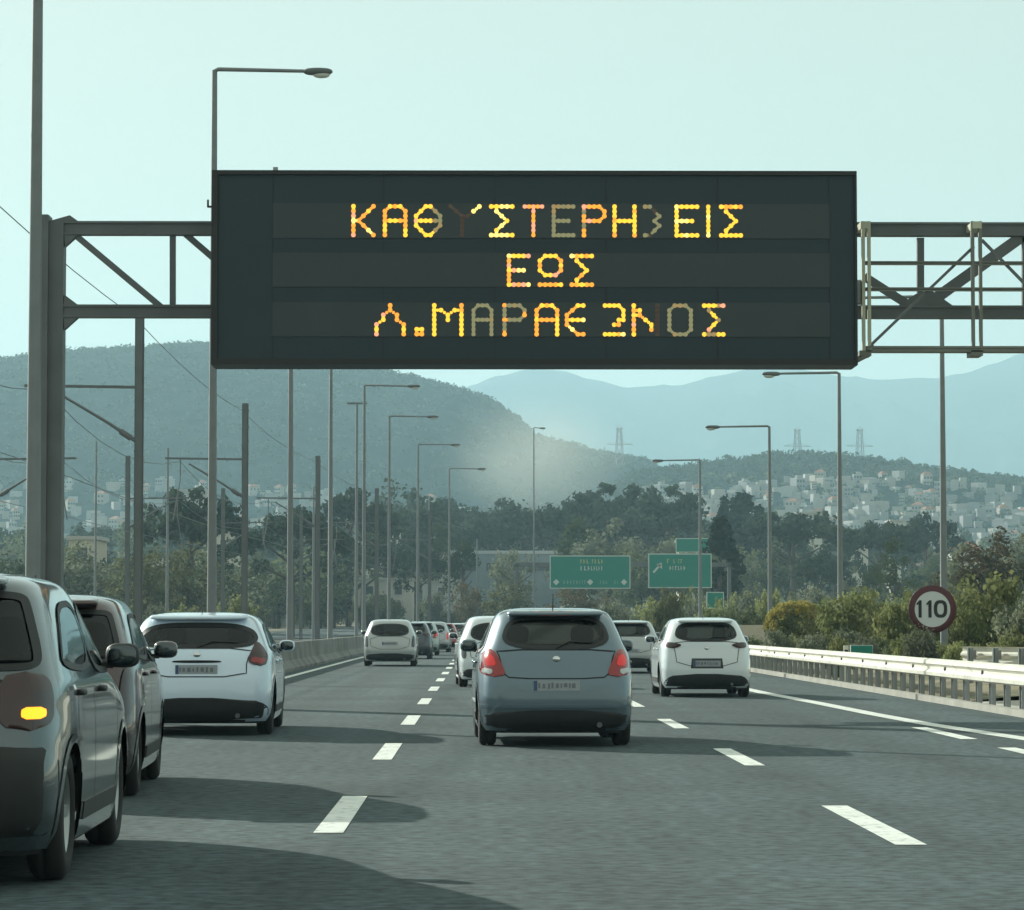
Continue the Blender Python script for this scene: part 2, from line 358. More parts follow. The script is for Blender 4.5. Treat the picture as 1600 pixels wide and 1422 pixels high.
# ------------------------------------------------------------------ trees
def rand_unit():
    while True:
        v = Vector((random.uniform(-1, 1), random.uniform(-1, 1), random.uniform(-1, 1)))
        if 0.05 < v.length < 1: return v.normalized()
def leaf_clump(mb, c, r, n, size, m, flat=1.0):
    for _ in range(n):
        d = rand_unit(); p = Vector(c) + Vector((d.x * r, d.y * r, d.z * r * flat)) * random.uniform(0.35, 1.05)
        a = (d + rand_unit() * 0.9).normalized(); b = a.cross(rand_unit()).normalized(); c2 = a.cross(b)
        s1 = size * random.uniform(0.6, 1.35); s2 = s1 * random.uniform(0.5, 0.9)
        mb.add([p - b * s1, p + c2 * s2, p + b * s1, p - c2 * s2], [(0, 1, 2, 3)], m)
def crown_mesh(kind, seed, lm):
    random.seed(seed); mb = MB(); mb.raw = True
    if kind == 'cypress':                        # unit height 1, base at 0
        for i in range(64):
            t = random.random(); rad = 0.105 * (math.sin(math.pi * min(1, 0.1 + t * 0.92)) ** 0.7); a = random.uniform(0, 6.28); q = random.random() ** 0.5
            leaf_clump(mb, (math.cos(a) * rad * q, math.sin(a) * rad * q, 0.05 + 0.92 * t), 0.045, 44, 0.021, lm, 1.5)
    elif kind == 'pine':
        for i in range(40):
            a = random.uniform(0, 6.28); q = random.random() ** 0.5; rx = 0.42 * q
            z = 0.66 + 0.26 * (1 - q ** 2) * random.uniform(0.5, 1.05) + random.uniform(-.06, .05)
            leaf_clump(mb, (math.cos(a) * rx, math.sin(a) * rx, z), random.uniform(0.06, 0.11), 70, 0.021, lm, 0.7)
        for i in range(10):
            a = random.uniform(0, 6.28); leaf_clump(mb, (math.cos(a) * 0.28, math.sin(a) * 0.28, random.uniform(.4, .6)), 0.07, 34, 0.016, lm, 0.7)
    elif kind == 'broad':
        for i in range(44):
            d = rand_unit(); q = random.uniform(0.35, 1.0)
            leaf_clump(mb, (d.x * .36 * q, d.y * .36 * q, 0.58 + d.z * .38 * q), random.uniform(0.06, 0.12), 56, 0.018, lm)
    elif kind == 'poplar':
        for i in range(42):
            t = random.random(); rad = 0.16 * math.sin(math.pi * min(1, .15 + .8 * t)); a = random.uniform(0, 6.28)
            leaf_clump(mb, (math.cos(a) * rad, math.sin(a) * rad, 0.12 + 0.84 * t), random.uniform(.05, .08), 44, 0.015, lm, 1.2)
    elif kind == 'bush':                         # wide mound, unit height 1, radius ~0.9
        for i in range(60):
            d = rand_unit(); q = random.uniform(0.4, 1.0)
            leaf_clump(mb, (d.x * .72 * q, d.y * .6 * q, max(0.06, 0.42 + d.z * .42 * q)), random.uniform(.12, .22), 60, 0.034, lm)
    return mb.mesh(kind + '_crown')
def trunk_mesh(kind, seed):
    random.seed(seed + 99); mb = MB(); M = mat('bark', (0.085, 0.07, 0.055), 0.95, var=0.3, vscale=4)
    top = {'cypress': .5, 'pine': .72, 'broad': .6, 'poplar': .7, 'bush': .4}[kind]; r = {'bush': .03}.get(kind, .026)
    mb.tube([(0, 0, -0.03), (.01, 0, top * .5), (.0, .01, top)], [r, r * .75, r * .4], M, 7)
    for i in range(5):
        a = i * 1.3 + random.random(); L = {'cypress': .05, 'poplar': .1}.get(kind, .26); z0 = top * random.uniform(.5, .9)
        mb.tube([(0, 0, z0), (math.cos(a) * L * .5, math.sin(a) * L * .5, z0 + .07), (math.cos(a) * L, math.sin(a) * L, z0 + .14)], [r * .5, r * .35, r * .15], M, 5)
    return mb.mesh(kind + '_trunk')
LM = {
 'pine': leafmat('pine_needles', (0.036, 0.056, 0.044), (0.08, 0.104, 0.07), 0.3),
 'cypress': leafmat('cypress_foliage', (0.014, 0.028, 0.02), (0.026, 0.042, 0.028), 0.12),
 'broad': leafmat('broad_leaves', (0.095, 0.125, 0.07), (0.18, 0.195, 0.105), 0.52),
 'olive': leafmat('olive_leaves', (0.13, 0.15, 0.11), (0.22, 0.235, 0.16), 0.5),
 'yellow': leafmat('yellowing_leaves', (0.115, 0.122, 0.065), (0.17, 0.175, 0.095), 0.45),
 'rust': leafmat('rusty_dry_leaves', (0.10, 0.08, 0.05), (0.13, 0.11, 0.065), 0.4),
 'poplar': leafmat('poplar_leaves', (0.04, 0.06, 0.025), (0.08, 0.095, 0.035), 0.4),
 'shrub': leafmat('oleander_leaves', (0.14, 0.17, 0.07), (0.31, 0.315, 0.14), 0.52),
}
CR = {}
def crowns(kind, leaf):
    k = (kind, leaf)
    if k not in CR: CR[k] = [(crown_mesh(kind, hash_i(kind + leaf) + i, LM[leaf]), trunk_mesh(kind, i)) for i in range(3 if kind != 'bush' else 4)]
    return CR[k]
def hash_i(s): return sum((i + 1) * ord(c) for i, c in enumerate(s)) % 9973
TREE_RND = random.Random(5)
def tree(name, kind, leaf, loc, h, label, group=None, wide=1.0, cat='tree', pick=None):
    me, tr = crowns(kind, leaf)[TREE_RND.randrange(3) if pick is None else pick]
    t = thing(name, label, cat, loc, TREE_RND.uniform(0, 6.28), group); t.scale = (h * wide, h * wide, h)
    link('trunk' if kind != 'bush' else 'stem', tr, t); link('crown' if kind != 'bush' else 'foliage', me, t); return t
def tree_px(name, kind, leaf, px, top, d, label, group=None, wide=1.0, cat='tree', base=None, pick=None):
    X = (px - 750) / F * d; z0 = gz(d) - 0.1 if base is None else base; zt = 1.31 + (978 - top) / F * d
    return tree(name, kind, leaf, (X, d, z0), max(0.5, (zt - z0) / (1.02 if kind == 'bush' else 0.98)), label, group, wide, cat, pick)

# singled-out trees ------------------------------------------------
tree_px('cypress_tree', 'cypress', 'cypress', 1126, 812, 345, 'tall dark cypress standing right beside the green exit sign', wide=1.5)
tree_px('cypress_tree', 'cypress', 'cypress', 1132, 783, 560, 'pointed dark cypress rising behind the right green sign', wide=1.1)
tree_px('cypress_tree', 'cypress', 'cypress', 1160, 775, 570, 'broad dark cypress left of the second lamp post from the right sign', wide=1.7)
tree_px('cypress_tree', 'cypress', 'cypress', 1187, 795, 560, 'slim dark cypress just left of a right hand lamp post', wide=1.0)
tree_px('pine_tree', 'pine', 'pine', 905, 768, 520, 'dark rounded pine above the left green sign', wide=1.0)
tree_px('pine_tree', 'pine', 'pine', 960, 757, 540, 'wide dark pine with flat top between the two green signs', wide=1.15)
tree_px('pine_tree', 'pine', 'pine', 1040, 759, 530, 'dark umbrella pine behind the right green sign', wide=0.95)
tree_px('pine_tree', 'pine', 'pine', 1238, 786, 470, 'dark pine between two right hand lamp posts', wide=1.2)
tree_px('pine_tree', 'pine', 'pine', 1376, 802, 480, 'twin stemmed umbrella pine left of the tall lamp pole', wide=0.8)
tree_px('pine_tree', 'pine', 'pine', 1447, 800, 520, 'umbrella pine with bare trunk next to the tall lamp pole', wide=0.9)
tree_px('broadleaf_tree', 'broad', 'rust', 1543, 822, 190, 'brownish half bare tree behind the green bushes at right edge', wide=1.15)
tree_px('broadleaf_tree', 'broad', 'olive', 1598, 835, 230, 'grey green tree at the right edge of the picture', wide=1.1)
tree_px('broadleaf_tree', 'broad', 'olive', 1500, 850, 210, 'pale olive tree right of the speed limit sign pole', wide=0.9)
tree_px('broadleaf_tree', 'broad', 'rust', 903, 915, 300, 'rust coloured small tree under the left green sign', wide=1.6)
tree_px('broadleaf_tree', 'broad', 'yellow', 800, 912, 330, 'yellowish small tree left of the green sign gantry', wide=1.3)
tree_px('broadleaf_tree', 'broad', 'rust', 735, 905, 360, 'brownish thin tree left of the bluish warehouse front', wide=0.9)
tree_px('pine_tree', 'pine', 'pine', 300, 762, 300, 'tall dark pine between two tracks side poles', wide=0.9)
tree_px('pine_tree', 'pine', 'pine', 455, 792, 330, 'dense dark pine right of the near railway mast', wide=1.1)
tree_px('pine_tree', 'pine', 'pine', 545, 762, 430, 'dark pine under the lower right corner of hill shade', wide=0.9)
tree_px('pine_tree', 'broad', 'pine', 648, 753, 480, 'dark tree with the highest crown left of the smoke', wide=0.9)
tree_px('poplar_tree', 'poplar', 'poplar', 1400, 842, 330, 'slim green tree between lamp post and speed limit sign', wide=1.2)
# far rows, alike -------------------------------------------------
rr = random.Random(21)
top_l = [(-40, 815), (40, 812), (110, 818), (170, 805), (240, 790), (330, 785), (400, 802), (470, 808), (540, 778), (620, 765), (700, 768), (760, 768), (830, 778), (880, 775), (960, 770), (1040, 775), (1100, 795), (1160, 795), (1230, 800), (1300, 810), (1400, 815), (1500, 822), (1650, 830)]
def topat(px): return float(np.interp(px, [p[0] for p in top_l], [p[1] for p in top_l]))
for i in range(74):                                       # a far row
    px = -60 + i * 23 + rr.uniform(-9, 9); d = rr.uniform(560, 820); k, l, nm = rr.choice([('pine', 'pine', 'pine_tree'), ('broad', 'pine', 'broadleaf_tree'), ('broad', 'broad', 'broadleaf_tree'), ('pine', 'pine', 'pine_tree'), ('broad', 'olive', 'broadleaf_tree')])
    if px > 1180 and i % 3 == 0: continue
    lab = {'pine_tree': 'dark hazy pine', 'broadleaf_tree': {'pine': 'dark dense hazy broadleaf tree', 'broad': 'green hazy broadleaf tree', 'olive': 'grey green hazy broadleaf tree'}[l]}.get(nm) if nm == 'pine_tree' else {'pine': 'dark dense hazy broadleaf tree', 'broad': 'green hazy broadleaf tree', 'olive': 'grey green hazy broadleaf tree'}[l]
    lab += ' in the far belt of trees ' + ('below the big hill' if px < 800 else 'below the right hand suburb')
    tree_px(nm, k, l, px, topat(px) + rr.uniform(2, 34), d, lab, 'trees in the far belt', rr.uniform(0.9, 1.3))
for i in range(60):                                       # a middle row
    px = -60 + i * 28 + rr.uniform(-12, 12)
    if 690 < px < 880 and rr.random() < .6: continue
    d = rr.uniform(390, 520); k, l, nm = rr.choice([('broad', 'broad', 'broadleaf_tree'), ('broad', 'olive', 'broadleaf_tree'), ('pine', 'pine', 'pine_tree'), ('broad', 'broad', 'broadleaf_tree'), ('broad', 'olive', 'broadleaf_tree'), ('poplar', 'poplar', 'poplar_tree')])
    lab = {'pine_tree': 'dark pine in the middle tree belt', 'broadleaf_tree': {'broad': 'green leafy tree', 'olive': 'grey green leafy tree', 'pine': 'dark dense leafy tree', 'poplar': '', }[l] + ' in the middle tree belt', 'poplar_tree': 'slim leafy tree in the middle tree belt'}[nm]
    lab += ', left of the green signs' if px < 850 else ', right of the green signs'
    tree_px(nm, k, l, px, topat(px) + rr.uniform(40, 85), d, lab, 'trees in the middle belt', rr.uniform(0.8, 1.25))
for i in range(26):                                       # low trees on the left, beyond the tracks
    px = -20 + i * 22 + rr.uniform(-9, 9); d = rr.uniform(235, 360)
    X = (px - 750) / F * d
    if X > -28: d = 28 * F / (750 - px) if px < 720 else d
    l = rr.choice(['broad', 'olive', 'yellow', 'olive', 'pine'])
    if d > 420: d = rr.uniform(370, 420)
    tree_px('broadleaf_tree', 'broad', l, px, rr.uniform(845, 905), d, {'broad': 'low green tree', 'olive': 'low grey green tree', 'yellow': 'low yellowish tree', 'pine': 'low dark tree'}[l] + ' beyond the railway tracks on the left', 'low trees beyond the tracks', rr.uniform(1.0, 1.5))
# shrubs ----------------------------------------------------------
def bush_px(px, top, wpx, d, leaf, label, group=None, base=None, pick=None):
    X = (px - 750) / F * d; zb = (0.3 if base is None else base); zt = 1.31 + (978 - top) / F * d; h = max(0.4, zt - zb)
    return tree('roadside_bush', 'bush', leaf, (X, d, zb), h / 0.98, label, group, (wpx / F * d / 2) / h / 0.85, 'bush', TREE_RND.randrange(4) if pick is None else pick)
LM['gold'] = leafmat('golden_flowering_tips', (0.33, 0.28, 0.08), (0.45, 0.40, 0.13), 0.45, 0.1)
yb = bush_px(1246, 938, 108, 120, 'shrub', 'dark rounded bush topped with a band of yellow flowers', pick=0)
random.seed(44); cap = MB(); cap.raw = True
for i in range(110):
    a = random.uniform(0.04, 0.98) * math.pi; b = random.uniform(-.4, .9); rr_ = .80
    leaf_clump(cap, (math.cos(a) * rr_ * math.cos(b), -math.sin(b) * rr_ * .8, 0.40 + .53 * math.sin(a) * math.cos(b)), .075, 30, .028, LM['gold'])
fl = link('flowering_top', cap.mesh('flowering_top'), yb); yb.rotation_euler = (0, 0, 0); fl.rotation_euler = (0, 0, 0)
bush_px(1345, 905, 150, 105, 'shrub', 'large green bush left of the speed limit sign')
bush_px(1410, 915, 120, 98, 'shrub', 'green bush directly behind the speed limit sign')
bush_px(1545, 880, 190, 92, 'shrub', 'large yellow green bush filling the right edge above the short rail')
bush_px(1490, 930, 110, 88, 'shrub', 'low green bush just right of the speed limit sign')
bush_px(1600, 920, 130, 84, 'olive', 'dull green bush at the far right above the short rail end')
bush_px(1150, 935, 90, 160, 'broad', 'dark bush left of the yellow flowering bush')
bush_px(1330, 925, 120, 140, 'olive', 'grey green bush between lamp post and speed limit sign')
for i in range(30):
    px = 1165 + i * 16 + rr.uniform(-8, 8); d = rr.uniform(66, 98) if px > 1290 else rr.uniform(95, 150)
    bush_px(px, rr.uniform(972, 1000) , rr.uniform(50, 90), d, *(lambda q: (q, {'shrub': 'low bright green', 'olive': 'low grey green', 'broad': 'low dull green'}[q] + ' bush in the hedge right behind the long guardrail'))(rr.choice(['shrub', 'olive', 'broad', 'shrub'])), 'low bushes behind the guardrail', base=0.0)
for i in range(34):
    px = 960 + i * 20 + rr.uniform(-9, 9); d = rr.uniform(180, 330)
    bush_px(px, rr.uniform(905, 955), rr.uniform(50, 95), d, *(lambda q: (q, {'shrub': 'bright green', 'olive': 'grey green', 'broad': 'dull green', 'yellow': 'yellowish'}[q] + ' scrubby bush on the slope beyond the guardrail hedge'))(rr.choice(['shrub', 'olive', 'broad', 'yellow', 'olive'])), 'bushes on the right hand slope', base=gz(d))
for i in range(36):
    px = -10 + i * 24 + rr.uniform(-10, 10); d = rr.uniform(210, 300) if px < 420 else rr.uniform(400, 470)
    bush_px(px, rr.uniform(915, 950), rr.uniform(50, 90), d, *(lambda q: (q, {'shrub': 'bright green', 'olive': 'grey green', 'broad': 'dull green', 'yellow': 'yellowish'}[q] + ' scrubby bush along the railway corridor'))(rr.choice(['olive', 'olive', 'broad', 'yellow', 'shrub'])), 'bushes along the railway corridor', base=gz(d))
# far wood -------------------------------------------------------
random.seed(61); wd = MB(); wd.raw = True
for i in range(420):
    d = random.uniform(830, 1060); px = random.uniform(-150, 1750); X = (px - 750) / F * d
    leaf_clump(wd, (X, d, gz(min(d, 1300)) + random.uniform(2, 9)), random.uniform(3, 6), 36, 0.9, LM['pine'] if random.random() < .6 else LM['broad'], 0.8)
tag(link('far_wood', wd.mesh('far_wood')), kind='stuff')

# ------------------------------------------------------------------ houses
M_WALLS = [mat('white_render', (0.62, 0.60, 0.55), 0.9, var=0.08), mat('cream_render', (0.56, 0.50, 0.40), 0.9, var=0.08), mat('grey_render', (0.42, 0.42, 0.41), 0.9, var=0.08)]
M_FAR = [mat('far_white_wall', (.40, .40, .39), .9), mat('far_cream_wall', (.37, .35, .31), .9), mat('far_grey_wall', (.28, .285, .29), .9)]; M_TILE = mat('terracotta_roof', (0.32, 0.15, 0.09), 0.85, var=0.2); M_FLAT = mat('flat_roof', (0.45, 0.44, 0.42), 0.9); M_WIN = mat('window_pane', (0.05, 0.06, 0.07), 0.1)
def small_house_mesh(i):
    random.seed(300 + i); mb = MB(); wx, wy, h = random.uniform(5, 9), random.uniform(5, 8), random.choice([3.3, 3.4, 6.2, 6.4, 3.3]); m = M_FAR[i % 3]
    mb.box((0, 0, h / 2 - 1), (wx, wy, h + 2), m)
    if i % 3 == 1: mb.add([(-wx / 2 - .3, -wy / 2 - .3, h), (wx / 2 + .3, -wy / 2 - .3, h), (wx / 2 + .3, wy / 2 + .3, h), (-wx / 2 - .3, wy / 2 + .3, h), (-wx * .2, 0, h + 2), (wx * .2, 0, h + 2)], [(0, 1, 5, 4), (1, 2, 5), (2, 3, 4, 5), (3, 0, 4), (3, 2, 1, 0)], M_TILE)
    else: mb.box((0, 0, h + .2), (wx + .3, wy + .3, .4), M_FLAT); mb.box((1, 1, h + 1.2), (3, 3, 1.8), m)
    for f in range(max(1, int(h // 3))):
        for k in range(3): mb.box((-wx / 3 + k * wx / 3, -wy / 2 - .01, 1.6 + 3 * f), (1.3, .12, 1.3), M_WIN)
    return mb.mesh('hillside_house')
HM = [small_house_mesh(i) for i in range(9)]
hr = random.Random(8)
def hillhouse(x, y, z, lab, grp):
    k_ = hr.randrange(9); lab = ['white flat roofed house', 'cream house with a tiled roof', 'grey flat roofed house'][k_ % 3] + lab
    o = link('hillside_house', HM[k_], None, (x, y, z)); o.rotation_euler = (0, 0, hr.uniform(-.6, .6)); s = hr.uniform(.38, .75); o.scale = (s, s, s); tag(o, lab, 'house', grp)
for i in range(215):
    px = hr.choice([hr.uniform(985, 1640), hr.uniform(1030, 1480)]); t = hr.random() ** 1.1; d = 1000 + (1500 - 1000) * t * 0.76; X = (px - 750) / F * d
    if px > 1500 and t > .8: continue
    hillhouse(X, d, hill_right.z(X, d), ' in the suburb on the right hand ridge', 'houses on the right hand ridge')
for i in range(82):
    px = hr.uniform(-40, 900); d = 1290 + 170 * hr.random(); X = (px - 750) / F * d
    hillhouse(X, d, hill_left.z(X, d), ' at the foot of the big hill', 'houses below the big hill')

def house_px(px, py_top, wpx, d, storeys, label, roof='flat', wall=0, depth=9, group=None):
    X = (px - 750) / F * d; wx = wpx / F * d; h = storeys * 3.0; z0 = 1.31 + (978 - py_top) / F * d - h - (1.6 if roof == 'tile' else .4)
    b = thing('house', label, 'house', (X, d, z0), 0.0, group); m = M_WALLS[wall]
    mb = MB(); mb.box((0, depth / 2, h / 2 - max(0, z0 - gz(d)) / 2 - .5), (wx, depth, h + max(0, z0 - gz(d)) + 1), m); part('wall', mb, b)
    rf = MB()
    if roof == 'tile': rf.add([(-wx / 2 - .4, -.4, h + .01), (wx / 2 + .4, -.4, h + .01), (wx / 2 + .4, depth + .4, h + .01), (-wx / 2 - .4, depth + .4, h + .01), (-wx * .22, depth / 2, h + 1.6), (wx * .22, depth / 2, h + 1.6)], [(0, 1, 5, 4), (1, 2, 5), (2, 3, 4, 5), (3, 0, 4), (3, 2, 1, 0)], M_TILE)
    else: rf.box((0, depth / 2, h + .2), (wx + .5, depth + .5, .4), M_FLAT)
    part('roof', rf, b); n = max(1, int(wx / 3.2))
    for f in range(storeys):
        for k in range(n):
            x = -wx / 2 + wx * (k + .5) / n
            wn = MB(); wn.box((x, -.02, 1.6 + 3 * f), (1.3, .14, 1.4), mat('window_frame', (.6, .6, .58), .6)); wo = part('window', wn, b)
            pn = MB(); pn.box((x, -.06, 1.6 + 3 * f), (1.06, .1, 1.16), M_WIN); part('pane', pn, wo)
    return b
house_px(603, 818, 46, 520, 2, 'white house catching the sun among the trees above the motorway', 'tile', 0)
house_px(130, 838, 44, 330, 1, 'small cream roofed house between trees right of the gantry column', 'flat', 1)
house_px(352, 828, 40, 360, 1, 'low white house between railway mast and lamp pole', 'flat', 0)
house_px(300, 765, 52, 700, 2, 'pale hazy block behind the tall pine on the left', 'flat', 2)
house_px(600, 903, 90, 440, 1, 'long white roofed shed left of the central traffic queue', 'flat', 0)
house_px(690, 905, 60, 450, 1, 'low grey shed right of the long white roofed shed', 'flat', 2)
house_px(455, 912, 130, 430, 1, 'wide grey low building seen above the pale blue hatchback', 'flat', 2)
house_px(1512, 845, 40, 520, 2, 'pale house right of the tall lamp pole in the trees', 'tile', 0)
house_px(1405, 812, 24, 640, 2, 'white house between two umbrella pines', 'flat', 0)
house_px(1265, 800, 40, 640, 2, 'white block behind the dark pine on the right', 'flat', 0)
house_px(1080, 842, 36, 480, 2, 'white house partly hidden above the right green sign', 'flat', 0)
house_px(905, 842, 34, 470, 2, 'small white house between pines above the left green sign', 'flat', 0)
house_px(250, 872, 30, 430, 1, 'low pale building under the tall pine on the left', 'flat', 0)
house_px(566, 846, 30, 560, 1, 'pale low house left of the sunlit white house', 'flat', 2)
house_px(690, 838, 28, 580, 1, 'small white house below the lowest lamp head', 'flat', 0)
house_px(846, 828, 26, 600, 1, 'small pale house under the smoke', 'flat', 0)
house_px(1340, 852, 34, 540, 1, 'small pale house between the two thin right hand lamp posts', 'flat', 0)
M_BLUEW = mat('blue_grey_cladding', (0.22, 0.27, 0.31), 0.6, 0.2, var=0.1, vscale=0.4)
wb = thing('warehouse', 'long blue grey warehouse left of the left green sign', 'building', ((790 - 750) / F * 480, 480, gz(480)))
mb = MB(); mb.box((0, 10, 5.3), (17, 20, 11), M_BLUEW); part('wall', mb, wb)
mb = MB(); mb.box((0, 10, 11.0), (17.4, 20.4, .5), mat('pale_sheet_roof', (.45, .48, .5), .5, .3)); part('roof', mb, wb)
for k in range(11):
    mb = MB(); mb.box((-7.6 + 1.52 * k, -.04, 5.4), (.14, .1, 10.6), M_BLUEW); part('panel_rib', mb, wb)
for k in range(4):
    mb = MB(); mb.box((-5.7 + 3.8 * k, -.06, 8.7), (2.2, .12, 1.2), M_WIN); part('window', mb, wb)

# ------------------------------------------------------------------ electricity pylons on the ridge
def pylon(px, top, d, label):
    X = (px - 750) / F * d; zt = 1.31 + (978 - top) / F * d; h = 17.0
    t = thing('electricity_pylon', label, 'pylon', (X, d, zt - h), 0.2, 'pylons on the ridge'); tw = MB(); M = M_STEEL
    for sx in (-1, 1):
        for sy in (-1, 1): tw.beam((sx * 2.0, sy * 2.0, -2), (sx * .9, sy * .9, h), .28, .28, M)
    for k in range(5):
        z0, z1 = h * k / 5, h * (k + 1) / 5; a0, a1 = 2 - 1.1 * k / 5, 2 - 1.1 * (k + 1) / 5
        for sy in (-1, 1): tw.beam((-a0, sy * a0, z0), (a1, sy * a1, z1), .16, .16, M); tw.beam((a0, sy * a0, z0), (-a1, sy * a1, z1), .16, .16, M)
    part('lattice_tower', tw, t)
    for z in (h * .5, h * .97):
        L = 7 if z < h * .8 else 2.0
        a = MB(); a.beam((-L, 0, z), (L, 0, z), .3, .3, M); a.beam((-L, 0, z), (0, 0, z + 1.6), .15, .15, M); a.beam((L, 0, z), (0, 0, z + 1.6), .15, .15, M); part('cross_arm', a, t)
pylon(968, 668, 1560, 'hazy lattice pylon left of the right hand ridge, above the pines')
pylon(1247, 670, 1520, 'hazy lattice pylon on the ridge between two lamp posts')
pylon(1345, 670, 1530, 'hazy lattice pylon on the ridge right of a lamp post')

# ------------------------------------------------------------------ street lamps
def lamp(X, Y, h, arm, side, label, grp, dark=False):
    t = thing('street_lamp', label, 'street lamp', (X, Y, gz(Y)), 0, grp); k = side
    mb = MB(); mb.tube([(0, 0, 0), (0, 0, h)], [.115, .06], M_POLE, 10); part('pole', mb, t)
    mb = MB(); mb.tube([(0, 0, h - .03), (k * .08, 0, h + .02), (k * arm, 0, h - .02)], [.05, .05, .04], M_POLE, 8); part('arm', mb, t)
    mb = MB(); mb.sq((k * (arm + .22), 0, h - .03), (.34, .15, .085), 2.6, M_DKSTEEL); hd = part('lamp_head', mb, t)
    mb = MB(); mb.sq((k * (arm + .3), 0, h - .1), (.2, .12, .08), 2.2, mat('lamp_glass', (.62, .64, .6), .2)); part('lens', mb, hd)
    mb = MB(); mb.tube([(0, 0, -.1), (0, 0, .35)], .17, M_POLE, 10); part('base', mb, t)
    return t
gl = 'street lamps along the left edge of the motorway'
for Y, lab in [(43.5, 'tall street lamp pole beside the gantry column, running out of the top'), (70, 'street lamp whose arm and head show above the message sign'), (102, 'street lamp pole below the message sign, second right of the railway masts'), (129, 'street lamp pole below the middle of the message sign left half'),
               (157, 'street lamp whose head hangs highest below the message sign'), (180, 'street lamp with the second head below the message sign'), (208, 'street lamp with the third head below the message sign'), (240, 'street lamp with the lowest hazy head before the smoke')]:
    X = -6.3 + curve(Y); hh = 13.6
    if Y == 43.5: X = (66 - 750) / F * 43.5 - .12
    if Y == 70: X = -6.1; hh = 14.05
    lamp(X, Y, hh, 2.15 if Y < 100 else 2.3, 1, lab, gl)
gr_ = 'street lamps along the right edge of the motorway'
for px, top, hx, d, lab in [(1475, 462, 1350, 86, 'right hand street lamp pole behind the speed limit sign'), (1313, 582, 1216, 111, 'thin street lamp whose head touches the bottom of the message sign'), (1203, 666, 1122, 138, 'street lamp with dark head left of the thin lamp post'), (1094, 719, 1034, 181, 'smallest right hand street lamp above the green signs')]:
    X = (px - 750) / F * d; lamp(X, d, 1.31 + (978 - top) / F * d, (px - hx) / F * d, -1, lab, gr_)
lamp((834 - 750) / F * 330, 330, 22.6, .7, 1, 'distant tall lighting mast in front of the end of the big hill', gr_)

# ------------------------------------------------------------------ railway masts and wires
def mast(X, Y, side, label, h=11.6):
    t = thing('railway_mast', label, 'railway mast', (X + curve(Y), Y, gz(Y)), 0, 'railway overhead line masts'); k = side
    mb = MB(); mb.box((0, 0, h / 2), (.2, .22, h), M_DKSTEEL); mb.box((0, 0, h / 2), (.3, .05, h), M_DKSTEEL); part('pole', mb, t)
    mb = MB(); mb.beam((0, 0, h - 2.6), (k * 3.7, 0, h - 2.55), .09, .09, M_DKSTEEL); part('cantilever_arm', mb, t)
    mb = MB(); mb.tube([(0, 0, h - 4.4), (k * 1.0, 0, h - 3.75), (k * 2.6, 0, h - 2.8)], [.07, .05, .04], M_DKSTEEL, 7); part('strut', mb, t)
    mb = MB(); mb.tube([(k * .25, 0, h - 4.25), (k * .6, 0, h - 4.02)], .1, M_DKSTEEL, 8); part('insulator', mb, t)
    mb = MB(); mb.tube([(k * 3.0, 0, h - 2.6), (k * 3.0, 0, h - 3.6), (k * 3.3, 0, h - 5.4)], .03, M_DKSTEEL, 6); part('dropper', mb, t)
for Y, lab in [(99, 'nearest railway mast with arm, right of the gantry column'), (142, 'railway mast with arm beside the lamp pole under the sign'), (186, 'third railway mast, hazy, behind a lamp pole'), (230, 'fourth railway mast, small and hazy'), (275, 'fifth railway mast, tiny in the haze')]: mast(-11, Y, -1, lab)
for Y, lab in [(99, 'far side railway mast beyond the left picture edge'), (142, 'far side railway mast at the left picture edge'), (186, 'far side railway mast right of the gantry column'), (230, 'far side railway mast, hazy, second from the gantry column'), (275, 'far side railway mast, smallest in the haze')]: mast(-22.5, Y, 1, lab)
for px, top, d, lab in [(516, 585, 150, 'thin pole just left of the T topped pole'), (557, 628, 215, 'thin T topped pole under the message sign'), (670, 776, 420, 'short thin pole left of the smoke'), (745, 842, 400, 'short pale pole above the white car left of the grey hatchback'), (490, 760, 260, 'slim hazy pole in front of the dark pine left of centre'), (262, 700, 240, 'slim hazy pole in front of the tall pine at left'), (150, 690, 260, 'slim hazy pole right of the gantry column')]:
    t = thing('utility_pole', lab, 'pole', ((px - 750) / F * d, d, gz(d)), 0, 'thin poles in the railway corridor'); h = 1.31 + (978 - top) / F * d - gz(d)
    mb = MB(); mb.tube([(0, 0, 0), (0, 0, h)], [.13, .08], M_POLE, 8); part('pole', mb, t)
    if px == 557: mb = MB(); mb.beam((-.7, 0, h - .1), (.7, 0, h - .1), .12, .12, M_DKSTEEL); part('cross_arm', mb, t)
def wire(x, z0, sag, name, lab, r=.014):
    pts = []; ms = [11, 55, 99, 142, 186, 230, 275, 330]
    for a, b in zip(ms[:-1], ms[1:]):
        for i in range(6):
            y = a + (b - a) * i / 6; t = i / 6; pts.append((x + curve(y), y, gz(y) + z0 - sag * 4 * t * (1 - t)))
    mb = MB(); mb.tube(pts, r, M_DKSTEEL, 5, False); tag(link(name, mb.mesh(name)), lab, 'wire', 'overhead railway wires')
wire(-14, 6.4, 0.05, 'contact_wire', 'lower overhead wire of the near railway track')
wire(-14, 8.9, 0.9, 'messenger_wire', 'upper sagging wire of the near railway track')
wire(-19.4, 6.4, 0.05, 'contact_wire', 'lower overhead wire of the far railway track')
wire(-19.4, 8.9, 0.9, 'messenger_wire', 'upper sagging wire of the far railway track')
wire(-11.2, 11.3, 0.25, 'feeder_wire', 'feeder wire along the tops of the near masts')

